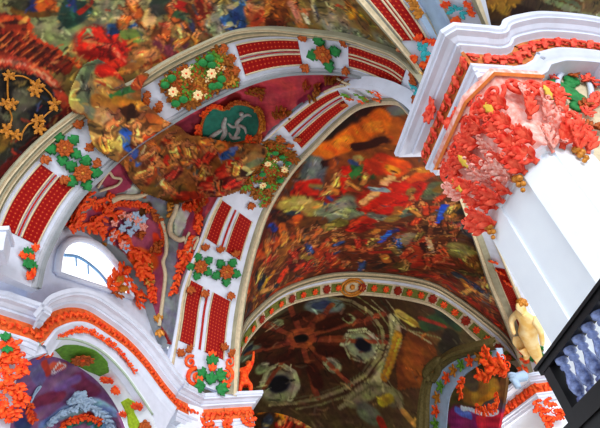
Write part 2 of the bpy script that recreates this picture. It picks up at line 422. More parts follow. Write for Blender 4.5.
C1 = crv([onwall(x, y, *CPi) for x, y in [(232, 400), (238, 360), (247, 342), (265.5, 321), (290, 305.5), (320, 298), (353.5, 295), (400, 299.5), (434, 308), (458, 324.5), (473, 338), (491, 352), (514, 364), (522, 378)]])
E0 = crv([at(*p) for p in [(428, 92, 12.6), (410, 62, 11.6), (396, 45, 11.0), (378, 25, 10.4), (356, 0, 9.8), (325, -35, 9.1)]])
E1 = crv([at(*p) for p in [(455, 78, 12.8), (441, 45, 11.6), (430, 22, 10.9), (416, 0, 10.3), (396, -32, 9.6)]])
H0 = crv([at(*p) for p in [(462, 55, 12.4), (448, 22, 11.1), (437, 0, 10.4), (424, -25, 9.8)]])
H1 = crv([at(*p) for p in [(497, 52, 13), (485, 18, 11.4), (478, 0, 10.7), (468, -25, 10)]])
D0 = crv([at(*p) for p in [(525, 372, 36.2), (509, 326, 34.5), (490, 280, 31.5), (478, 245, 27), (462, 195, 21), (446, 150, 17)]])
D1 = crv([at(*p) for p in [(545, 372, 35.5), (537, 340, 34.2), (521, 300, 31.8), (502, 255, 27.5), (480, 205, 21.5), (460, 155, 17)]])
SA, SB, SC, SE, SH, SD = (Surf(ruled(a, b)) for a, b in ((A0, A1), (B0, B1), (C0, C1), (E0, E1), (H0, H1), (D0, D1)))

def leafcol(): return [GREEN, GOLD]
def rosette(parent, S, x, y, px, leafm=GREEN, flower=RUST, ang=0., petals=8, leaves=5, centre=None, up=.05):
    O, X, Y, Z = S.frame(x, y, ang); m = mpp(O) * px / 2; O = O + Z * up
    mb = MB()
    for k in range(petals):
        a = 2 * math.pi * k / petals; d = X * math.cos(a) + Y * math.sin(a); e = np.cross(Z, d)
        mb.leaf(O + d * m * .05, e, d, Z, m * .56, m * .19, .4, 0, n=6, lift=.2)
        a += math.pi / petals; d = X * math.cos(a) + Y * math.sin(a); e = np.cross(Z, d)
        mb.leaf(O + d * m * .03 + Z * m * .06, e, d, Z, m * .36, m * .12, .5, 0, n=5, lift=.25)
    mb.ball(O + Z * m * .14, m * .13, (X, Y, Z), 1, n=4, m=8)
    r = mb.build('rosette', [flower, centre or GOLD], parent, O)
    if leaves:
        lb = MB()
        for k in range(leaves):
            a = 2 * math.pi * (k + .3) / leaves; d = X * math.cos(a) + Y * math.sin(a); e = np.cross(Z, d)
            lb.leaf(O + d * m * .32, e, d, Z, m * .86, m * .34, .3, 0, n=8, lift=.03)
        lb.build('leaf', leafm, r, O)
    return r
def sprig(mb, S, x, y, px, ang, n=3, mi=0, spread=70, h=.05):
    O, X, Y, Z = S.frame(x, y, ang); m = mpp(O) * px; O = O + Z * h
    for k in range(n):
        a = math.radians((k - (n - 1) / 2) * spread / max(1, n - 1) if n > 1 else 0)
        d = Y * math.cos(a) + X * math.sin(a); e = np.cross(d, Z)
        mb.leaf(O, e, d, Z, m * (1 - .25 * abs(k - (n - 1) / 2) / n), m * .24, .5, mi, n=6, lift=.12)
    mb.ball(O + Z * m * .1, m * .13, (X, Y, Z), mi, n=4, m=6)
def sprigs(name, m, parent, S, pts, px=10, n=3, spread=70, h=.05):
    for p in pts:
        mb = MB(); sprig(mb, S, p[0], p[1], p[3] if len(p) > 3 else px, p[2], n, 0, spread, h); mb.build(name, m, parent, S.pt(p[0], p[1]))
def scrolls(mb, S, pts, mi=0, th=.18, h=.04):
    for x, y, px, hand, ang in pts:
        O, X, Y, Z = S.frame(x, y, ang); m = mpp(O) * px; mb.scroll(O + Z * h, X, Y, Z, m, 1.4, th, mi, hand, 18)
def line3(S, pts, h=.06, n=40): return crv([S.pt(x, y) + S.frame(x, y)[3] * h for x, y in pts], n)
def beadline(mb, S, pts, w, mi=0, h=.05, flat=.7, n=40, k=6):
    P = line3(S, pts, h, n); mb.tube(P, mpp(P.mean(0)) * w / 2, k, mi)
def acanthus(mb, S, pts, px, mi=0, seed=0, dens=1.0, h=.05, scroll=.35, wid=.26):
    # a branch of curling leaves following a line
    rng = random.Random(seed); P = line3(S, pts, h, 60); m = mpp(P.mean(0)) * px
    L = np.sum(np.linalg.norm(np.diff(P, axis=0), axis=1)); n = max(2, int(L / (m * .42) * dens)); mb.tube(resamp(P, max(4, n)), m * .11, 5, mi)
    Q = resamp(P, n + 1)
    for i in range(n):
        T = unit(Q[i + 1] - Q[i]); xy = proj(Q[i]); _, X, Y, Z = S.frame(float(xy[0]), float(xy[1])); B_ = unit(np.cross(Z, T))
        for sd in (1, -1):
            a = rng.uniform(.5, 1.25) * sd; d = T * math.cos(a) + B_ * math.sin(a); l = m * rng.uniform(.55, 1.05)
            mb.leaf(Q[i], np.cross(d, Z), d, Z, l, l * wid, rng.uniform(.3, .75), mi, n=6, lift=rng.uniform(.05, .3))
        if rng.random() < scroll:
            sd = rng.choice((1, -1)); mb.scroll(Q[i] + B_ * sd * m * .3 + Z * .04, T, B_ * sd, Z, m * .3, 1.3, .2, mi, 1, 14)

def rib(name, label, cat, S, prof, nearmat, farmat, foot, cols, segs, lines, rl=None, grp='patterned vault ribs'):
    t = thing(name, label, cat, foot, grp)
    mb = MB(); slab(mb, S, 0, 1, 0, 1, 0., -.35, ns=6, nt=120); mb.build('soffit', WHITE, t)
    mb = MB(); mould(mb, S, prof[0], mi='alt'); mb.build('near_moulding', [nearmat, CREAM], t, smooth=False)
    mb = MB(); mould(mb, S, prof[1], mi='alt'); mb.build('far_moulding', [farmat, GREY if farmat is GREY2 else CREAM], t, smooth=False)
    for a, b in segs:
        for q0, q1 in cols:
            mb = MB(); slab(mb, S, a, b, q0, q1, .035, ns=4, uv=True); mb.build('red_panel', NET, t)
            mb = MB()
            for q in (q0 - .012, q1 + .012):
                tt = np.linspace(a, b, 40); P = S.P(tt, np.full(40, q)) + S.Nn(tt, np.full(40, q)) * .03; mb.tube(P, .035, 5)
            mb.build('panel_fillet', CREAM, t)
        if rl:
            mb = MB(); slab(mb, S, a, b, rl[0], rl[1], .05, ns=2); mb.build('red_line', REDLINE, t)
    return t
def tv(S, x, y): return S.inv(x, y)[0]
# --- rib A
ribA = rib('vault_rib', 'broad red-panelled rib sweeping over the upper left, two green rosettes near its left foot', 'rib', SA,
    ([(0, -.05), (0, .24), (.025, .28), (.05, .2), (.075, .24), (.09, .16), (.115, .2), (.125, .1), (.16, .14), (.17, .04), (.19, .08), (.2, .0)], [(.88, .0), (.9, .08), (.94, .08), (.95, .16), (1, .16), (1, -.1)]),
    OLIVE, GREY2, p3((-10.4, 14.2), HZ), [(.27, .46), (.57, .79)],
    [(tv(SA, 22, 238), tv(SA, 52, 172)), (tv(SA, 240, 58), tv(SA, 300, 52)), (tv(SA, 349, 58), tv(SA, 402, 82))], None, (.505, .525))
rosette(ribA, SA, 64, 148, 30, ang=20); rosette(ribA, SA, 82, 173, 32, ang=50)
r_ = rosette(ribA, SA, 325, 52, 36, leaves=4, ang=0)
sprigs('gilded_sprig', RUST, ribA, SA, [(43, 156, 200), (62, 176, 200), (80, 128, 20), (92, 150, 40), (100, 165, 60), (306, 40, 30), (343, 44, -30), (308, 64, 150), (346, 66, -150)], 10, 3)
sprigs('gilded_sprig', RUST, ribA, SA, [(148, 104, 30), (156, 112, -20), (142, 110, 120), (150, 96, 60), (162, 106, 60), (236, 58, 90), (228, 48, 90), (240, 70, 90), (222, 66, 100), (232, 78, 80)], 9, 3)
sprigs('gilded_sprig', RUST, ribA, SA, [(418, 84, 60), (412, 74, -60), (420, 98, 150), (408, 92, 200)], 12, 3)
sprigs('green_palmette', GREEN, ribA, SA, [(25, 258, 20), (28, 270, 10), (22, 266, -30)], 11, 4)
sprigs('orange_sprig', ORANGE, ribA, SA, [(31, 262, 60), (34, 252, 30), (18, 256, -50), (26, 280, 10), (33, 276, 80)], 9, 3)
sprigs('cyan_leaf', CYAN, ribA, SA, [(414, 88, 0), (420, 90, 120), (416, 96, 240)], 9, 2)
# flower bed of the rib, between the painted cloud and the red panels
rng = random.Random(5); xa = tv(SA, 168, 91); xb = tv(SA, 229, 62)
def bed(name, m, parent, S, n, ta, tb, v0, v1, p0, p1, h=.05):
    for i in range(n):
        q = proj(S.P(ta + (tb - ta) * rng.random(), rng.uniform(v0, v1)))
        sprigs(name, m, parent, S, [(float(q[0]), float(q[1]), rng.uniform(0, 360), rng.uniform(p0, p1))], n=4, spread=200, h=h)
bed('gold_foliage', BROWNG, ribA, SA, 80, xa, xb, .24, .86, 6, 10)
bed('green_foliage', LIME, ribA, SA, 26, xa, xb, .24, .86, 5, 8, .1)
bed('white_foliage', PALEG, ribA, SA, 8, xa, xb, .24, .86, 3, 5, .14)
bed('orange_foliage', RUST, ribA, SA, 40, xa, xb, .24, .86, 4, 6, .12)
bed('bright_gold_foliage', GOLD, ribA, SA, 40, xa, xb, .24, .86, 4, 7, .1)
for x, y in [(171, 77), (203, 62), (210, 57), (212, 64), (183, 98), (175, 102), (213, 85), (222, 78), (219, 84), (164, 84)]:
    O, X, Y, Z = SA.frame(x, y); mb = MB(); mb.ball(O + Z * .28, mpp(O) * 4.6, (X, Y, Z), sc=(1, .8, .35)); mb.build('green_boss', GREEN, ribA)
for x, y in [(186, 72), (198, 93), (172, 90), (212, 72)]: rosette(ribA, SA, x, y, 18, up=.3, leaves=0, flower=PALEG, petals=7, centre=ORANGE)
# --- rib B
ribB = rib('vault_rib', 'tall red-panelled rib rising from the cornice block that carries the small red statue', 'rib', SB,
    ([(0, -.05), (0, .1), (.03, .14), (.06, .1), (.08, .0)], [(.86, .0), (.88, .08), (.91, .1), (.93, .2), (.97, .22), (1, .16), (1, -.1)]),
    WHITE, OLIVE, p3((-6.6, 25.6), HZ), [(.10, .29), (.48, .75)],
    [(tv(SB, 205, 352), tv(SB, 213, 292)), (tv(SB, 218, 246), tv(SB, 233, 208)), (tv(SB, 293, 137), tv(SB, 346, 104))], None, (.375, .405))
rosette(ribB, SB, 200, 266, 26, ang=10); rosette(ribB, SB, 226, 271, 28, ang=30)
sprigs('gilded_sprig', RUST, ribB, SB, [(190, 286, 180), (204, 290, 180), (230, 292, 180), (205, 250, 0), (220, 252, 0), (236, 256, 10), (190, 352, 40), (178, 356, -30), (222, 350, -20), (232, 356, 30)], 9, 3)
sprigs('gilded_sprig', RUST, ribB, SB, [(263, 200, 200), (250, 202, 190), (284, 140, 40), (292, 146, 20), (300, 140, 30), (354, 98, 60), (364, 96, -60), (380, 97, 90), (348, 104, 60)], 9, 3)
rng = random.Random(8); ta, tb = tv(SB, 250, 194), tv(SB, 290, 145)
bed('gold_foliage', BROWNG, ribB, SB, 80, ta, tb, .06, .86, 6, 9)
bed('green_foliage', LIME, ribB, SB, 34, ta, tb, .1, .8, 4, 7, .1)
bed('white_foliage', PALEG, ribB, SB, 5, ta, tb, .1, .8, 3, 5, .12)
bed('orange_foliage', RUST, ribB, SB, 24, ta, tb, .1, .8, 4, 6, .12)
ta, tb = tv(SB, 350, 101), tv(SB, 386, 97)
bed('green_foliage', LIME, ribB, SB, 8, ta, tb, .2, .8, 5, 8, .08); bed('orange_foliage', ORANGE, ribB, SB, 8, ta, tb, .1, .85, 4, 7, .1)
for x, y in [(283, 152), (262, 170), (276, 148), (289, 158), (266, 182), (280, 176)]:
    O, X, Y, Z = SB.frame(x, y); mb = MB(); mb.ball(O + Z * .34, mpp(O) * 3.8, (X, Y, Z), sc=(1, .8, .35)); mb.build('green_boss', GREEN, ribB)
for x, y in [(268, 158), (285, 164), (262, 180)]: rosette(ribB, SB, x, y, 14, up=.35, leaves=0, flower=PALEG, petals=7, centre=ORANGE)
sprigs('green_palmette', GREEN, ribB, SB, [(209, 384, 0), (204, 378, 60), (215, 378, -60), (210, 366, 0), (203, 388, 100), (216, 388, -100)], 13, 3)
for p in [(195, 378, 9, 1, 90), (225, 376, 9, -1, 90), (190, 362, 6, 1, 60), (229, 362, 6, -1, 100)]:
    mb = MB(); scrolls(mb, SB, [p], 0, .25); mb.build('orange_scroll', ORANGE, ribB)
sprigs('orange_sprig', ORANGE, ribB, SB, [(210, 358, 0), (210, 372, 0), (198, 388, 30), (222, 388, -30)], 9, 3, h=.12)
# --- choir arch C
archC = thing('choir_arch', 'choir arch framing the dark oval dome, pale band with green and red flowers', 'arch', p3(CP[0], HZ))
mb = MB(); slab(mb, SC, 0, 1, 0, 1, 0., -.5, ns=5, nt=140); mb.build('soffit', CREAM, archC)
mb = MB(); mould(mb, SC, [(0, -.3), (0, .1), (.05, .16), (.10, .08), (.14, .14), (.17, .04), (.2, .2), (.25, .16), (.27, .06)], mi='alt'); mb.build('outer_moulding', [OLIVE, CREAM], archC, smooth=False)
mb = MB(); mould(mb, SC, [(.3, 0), (.31, .06), (.4, .06), (.42, .0)]); mb.build('white_moulding', WHITE, archC)
mb = MB(); mould(mb, SC, [(.88, 0), (.9, .09), (.97, .09), (1, .02), (1, -.2)]); mb.build('inner_moulding', CREAM, archC)
tl = np.linspace(.10, .93, 26)
for i, t_ in enumerate(tl):
    q = proj(SC.P(t_, .66))
    if abs(q[0] - 352) < 9: continue
    mb = MB()
    if i % 3 == 0:
        mb2 = MB(); slab(mb2, SC, t_ - .012, t_ + .012, .5, .82, .03, nt=4); mb2.build('blank_panel', CREAM, archC); sprig(mb, SC, q[0], q[1], 6, 0, 8, 0, 320); mb.build('red_flower', mat('maroon_flower', (150, 40, 22), .6), archC)
    else:
        mb2 = MB(); slab(mb2, SC, t_ - .017, t_ + .017, .48, .84, .05, nt=5); mb2.build('green_panel', mat('sage_panel', (112, 118, 50), .6, var=.3), archC)
        sprig(mb, SC, q[0], q[1], 4.5, 20, 7, 0, 310, .08); mb.build('orange_flower', ORANGE, archC)
O, X, Y, Z = SC.frame(352, 287); m = mpp(O); mb = MB()
an = np.linspace(0, 2 * math.pi, 33)
for k in (1, .72): mb.tube(np.array([O + Z * .1 + X * m * 13 * k * math.cos(a) + Y * m * 6.5 * k * math.sin(a) * 1.3 for a in an]), m * 1.2, 6)
mb.ball(O + Z * .08, m * 3, (X, Y, Z), sc=(1, 1, .5)); mb.build('gold_medallion', GOLD, archC)
# --- ribs E, H over the free pier, rib D behind it
ribE = rib('vault_rib', 'short rib with two red strips running down from the top edge to the pier cornice', 'rib', SE,
    ([(0, -.05), (0, .16), (.05, .2), (.09, .12), (.16, .12), (.18, 0)], [(.86, 0), (.88, .08), (1, .08), (1, -.1)]),
    OLIVE, BLUEW, E0[0], [(.24, .44), (.54, .76)], [(tv(SE, 424, 40), .99)], None, (.48, .5))
sprigs('orange_sprig', ORANGE, ribE, SE, [(420, 40, 30), (428, 54, 190), (417, 56, 120), (432, 44, -40), (424, 60, 180), (428, 44, 20)], 9, 3)
sprigs('cyan_leaf', CYAN, ribE, SE, [(422, 48, 0), (426, 48, 120), (422, 52, 240)], 10, 2)
ribH = rib('vault_rib', 'stub of white rib with a cyan leaf at the top right, above the pier cornice', 'rib', SH,
    ([(0, -.05), (0, .1), (.1, .1), (.12, 0)], [(.88, 0), (.9, .1), (1, .1), (1, -.1)]), BLUEW, OLIVE, H0[0], [], [], None)
sprigs('cyan_leaf', CYAN, ribH, SH, [(455, 9, 90), (461, 11, -90), (458, 8, 0)], 9, 2)
sprigs('orange_sprig', ORANGE, ribH, SH, [(449, 6, 40), (468, 10, -60), (458, 15, 180), (466, 4, -30)], 10, 3)
SEH = Surf(ruled(E1, H0)); mb = MB(); slab(mb, SEH, 0, 1, 0, 1, -.1, -.3); tag(mb.build('ceiling', BLUEW), kind='structure')
t = thing('stucco_sprig', 'gilded stucco sprigs on the pale blue web between two rib feet at the top', 'ornament', SEH.pt(417, 6))
sprigs('leaf', GOLD, t, SEH, [(408, 3, 60), (416, 7, 80), (424, 12, 100), (412, -2, 0)], 11)
ribD = rib('vault_rib', 'rib half hidden behind the white pier, red panel behind the pale gold angel', 'rib', SD,
    ([(0, -.05), (0, .25), (.1, .3), (.18, .2), (.26, .24), (.36, .12), (.42, 0)], [(.93, 0), (.95, .1), (1, .1), (1, -.1)]), OLIVE, CREAM, D0[0], [(.46, .9)], [(tv(SD, 512, 305), tv(SD, 500, 268))], None)
mb = MB(); slab(mb, SD, tv(SD, 534, 345), tv(SD, 516, 298), .44, .92, .03); mb.build('plain_red_panel', RED, ribD)
sprigs('green_palmette', GREEN, ribD, SD, [(540, 358, 0), (534, 360, 50), (547, 358, -40), (541, 350, 10)], 12, 3)
sprigs('orange_sprig', ORANGE, ribD, SD, [(534, 350, 20), (530, 342, -10), (548, 352, 20), (553, 362, -30), (502, 272, 20), (508, 282, 0), (498, 262, 60)], 10, 3)

# ================================================================== VAULT FIELDS AND FRESCOES
def densify(P, n): return resamp(P, n)
# fresco over the near bay (upper left)
Q1 = crv([at(*p) for p in [(-75, 260, 15.8), (-95, 180, 15), (-95, 60, 13.2), (-60, -30, 11), (60, -60, 9), (180, -60, 8.6), (285, -48, 8.8), (325, -34, 9.2), (356, 0, 9.9), (396, 46, 11.1), (428, 92, 12.7)]], 300)
SF1 = Surf(ruled(A0, Q1, 170, 330))
F1 = '''
B 150,150,105 60 20,-20 120,-10
S 120,118,78 34 35,28 60,40 85,25
S 150,150,105 22 45,22 62,32
S 132,140,95 20 78,34 68,44
S 98,100,72 10 95,28 88,34
S 176,150,80 16 78,48 90,56
S 118,120,90 16 112,8 104,24
S 150,140,104 3 107,0 107,26
S 150,140,104 3 116,0 114,22
P 140,44,20 -40,10 6,14 28,17 31,36 55,48 76,64 70,76 52,70 30,62 -40,58
D 196,70,30 4 -10,20 27,18 30,36 56,49 78,66
D 84,22,12 2.5 -10,24 26,22
S 96,24,12 4 0,30 20,40 46,60 64,74
D 74,20,10 2.6 3,32 -6,44
D 74,20,10 2.6 12,30 -4,48
D 74,20,10 2.6 22,30 2,50
D 74,20,10 2.6 28,36 10,52
D 74,20,10 2.6 36,40 16,56
D 74,20,10 2.6 42,44 24,60
D 74,20,10 2.6 49,48 32,62
D 74,20,10 2.6 56,52 40,66
D 74,20,10 2.6 63,57 48,70
D 74,20,10 2.6 70,62 57,74
D 206,104,56 1.6 9,31 -5,45
D 206,104,56 1.6 18,31 0,49
D 206,104,56 1.6 26,34 6,52
D 206,104,56 1.6 33,38 13,55
D 206,104,56 1.6 40,43 20,58
D 206,104,56 1.6 46,47 28,61
D 206,104,56 1.6 53,51 36,64
D 206,104,56 1.6 60,55 45,68
D 206,104,56 1.6 67,60 53,73
S 196,74,46 11 -30,62 5,62 25,66 44,76 58,92 68,108
D 226,150,112 2.4 -20,60 5,61 24,64 44,74 60,90
D 120,26,16 2.4 -20,66 4,67 24,71 40,80 54,96 64,112
P 46,42,34 -40,70 6,70 24,74 40,83 53,98 62,113 46,128 24,148 0,172 -40,200
S 98,96,76 22 10,108 24,100
S 84,82,62 14 24,122 12,130
S 58,56,48 10 34,110 24,118
S 22,22,34 16 40,112 38,122
S 26,24,30 8 34,78 48,90
S 22,18,18 8 6,74 6,110
S 120,90,30 14 4,140 -10,150
S 110,20,14 9 68,112 48,132 20,156 -4,180
D 60,16,14 3 61,116 40,136 10,160
# figures along the top
S 60,60,40 12 18,4 30,10
S 40,50,96 8 33,2 34,8
S 196,90,26 12 42,6 50,4
S 110,70,24 5 14,12 30,16 50,14 62,15
S 200,110,40 7 60,12 63,16
S 40,70,60 14 72,4 66,20 84,10
S 30,60,50 9 64,22 78,14 90,4
S 40,60,110 6 72,2 74,10
S 150,34,18 4 80,13 92,2 96,-4
S 196,34,20 30 92,44 112,42 122,56
S 226,44,24 16 86,40 102,36 118,46
S 160,20,12 9 90,52 112,54
S 236,90,56 5 86,38 94,44 88,48
S 236,110,80 3 100,44 116,50 124,60
S 120,14,10 4 98,48 114,58
S 150,16,10 4 108,36 122,50
S 230,60,34 6 94,62 118,62
S 130,130,96 4 84,36 88,30
S 40,80,130 9 110,28 122,27 133,27
S 24,50,90 5 112,30 130,31
S 180,150,110 6 134,29 148,30
S 112,130,60 12 126,34 136,36
S 210,104,44 7 130,44 140,50
S 196,120,60 10 142,56 152,44
S 150,100,50 22 138,60 158,50 168,52
S 206,136,78 10 140,58 152,54
D 130,50,20 3 130,70 172,55
S 170,110,50 8 120,72 140,62
S 120,50,60 14 160,42 172,50
S 104,56,70 9 166,40 184,44
S 120,60,30 8 154,36 160,32
G 206,100,36 17 128,12,10 142,16,-20 133,2,0
S 224,180,120 12 148,20 150,16
S 50,60,50 14 158,6 162,2
S 60,60,52 10 156,10 165,8
G 190,90,40 16 168,26,30 178,18,-10 172,6,0
S 170,30,20 9 178,4 188,8
S 60,90,60 6 176,14 182,16
S 60,60,90 6 190,22 195,30
G 206,120,50 15 184,36,20 196,36,0
S 90,40,14 12 192,8 198,18
G 176,60,24 15 203,22,-15 206,6,15
S 120,30,14 10 200,2 206,12
S 206,110,60 9 206,26 212,28
S 150,150,120 20 222,14 216,26
S 52,84,132 18 240,2 236,20
S 40,70,120 14 228,22 240,24
S 60,96,150 7 233,8 224,18
S 196,180,130 5 222,16 236,4
S 180,170,130 5 220,28 230,24
S 206,110,60 16 252,12 258,20
S 220,140,90 6 250,4 262,10
S 190,70,36 9 254,24 262,14
S 170,90,30 26 276,10 282,-6
S 120,60,20 14 274,18 284,16
S 90,36,14 8 268,22 284,24
S 206,120,50 7 270,2 266,14
S 226,150,110 9 290,4 296,12 300,24
S 226,120,70 6 296,6 306,14
S 206,130,60 8 300,26 308,32
S 240,220,190 5 304,16 308,22
S 146,128,84 44 330,2 334,16
S 166,152,112 22 322,16 336,26
S 120,104,64 12 318,-6 322,10
S 140,140,120 18 345,34 358,36
S 176,170,150 9 326,24 334,30
S 150,90,26 12 350,6 352,14
S 206,140,40 5 346,10 356,12 350,18
S 120,110,44 12 362,16 372,24
S 170,120,30 4 358,14 368,22
B 130,132,112 16 380,38 396,52
'''
painted_F1 = painted('ceiling_fresco', SF1, paint(SF1, (134, 106, 56), F1, 3, dabs=1500, tint=((232, 150, 80), (44, 26, 16), (206, 44, 22), (70, 84, 116), (222, 176, 96), (150, 140, 100))))
tag(painted_F1, 'upper left fresco with a painted red balustrade, a dark lunette and lounging figures', 'fresco')

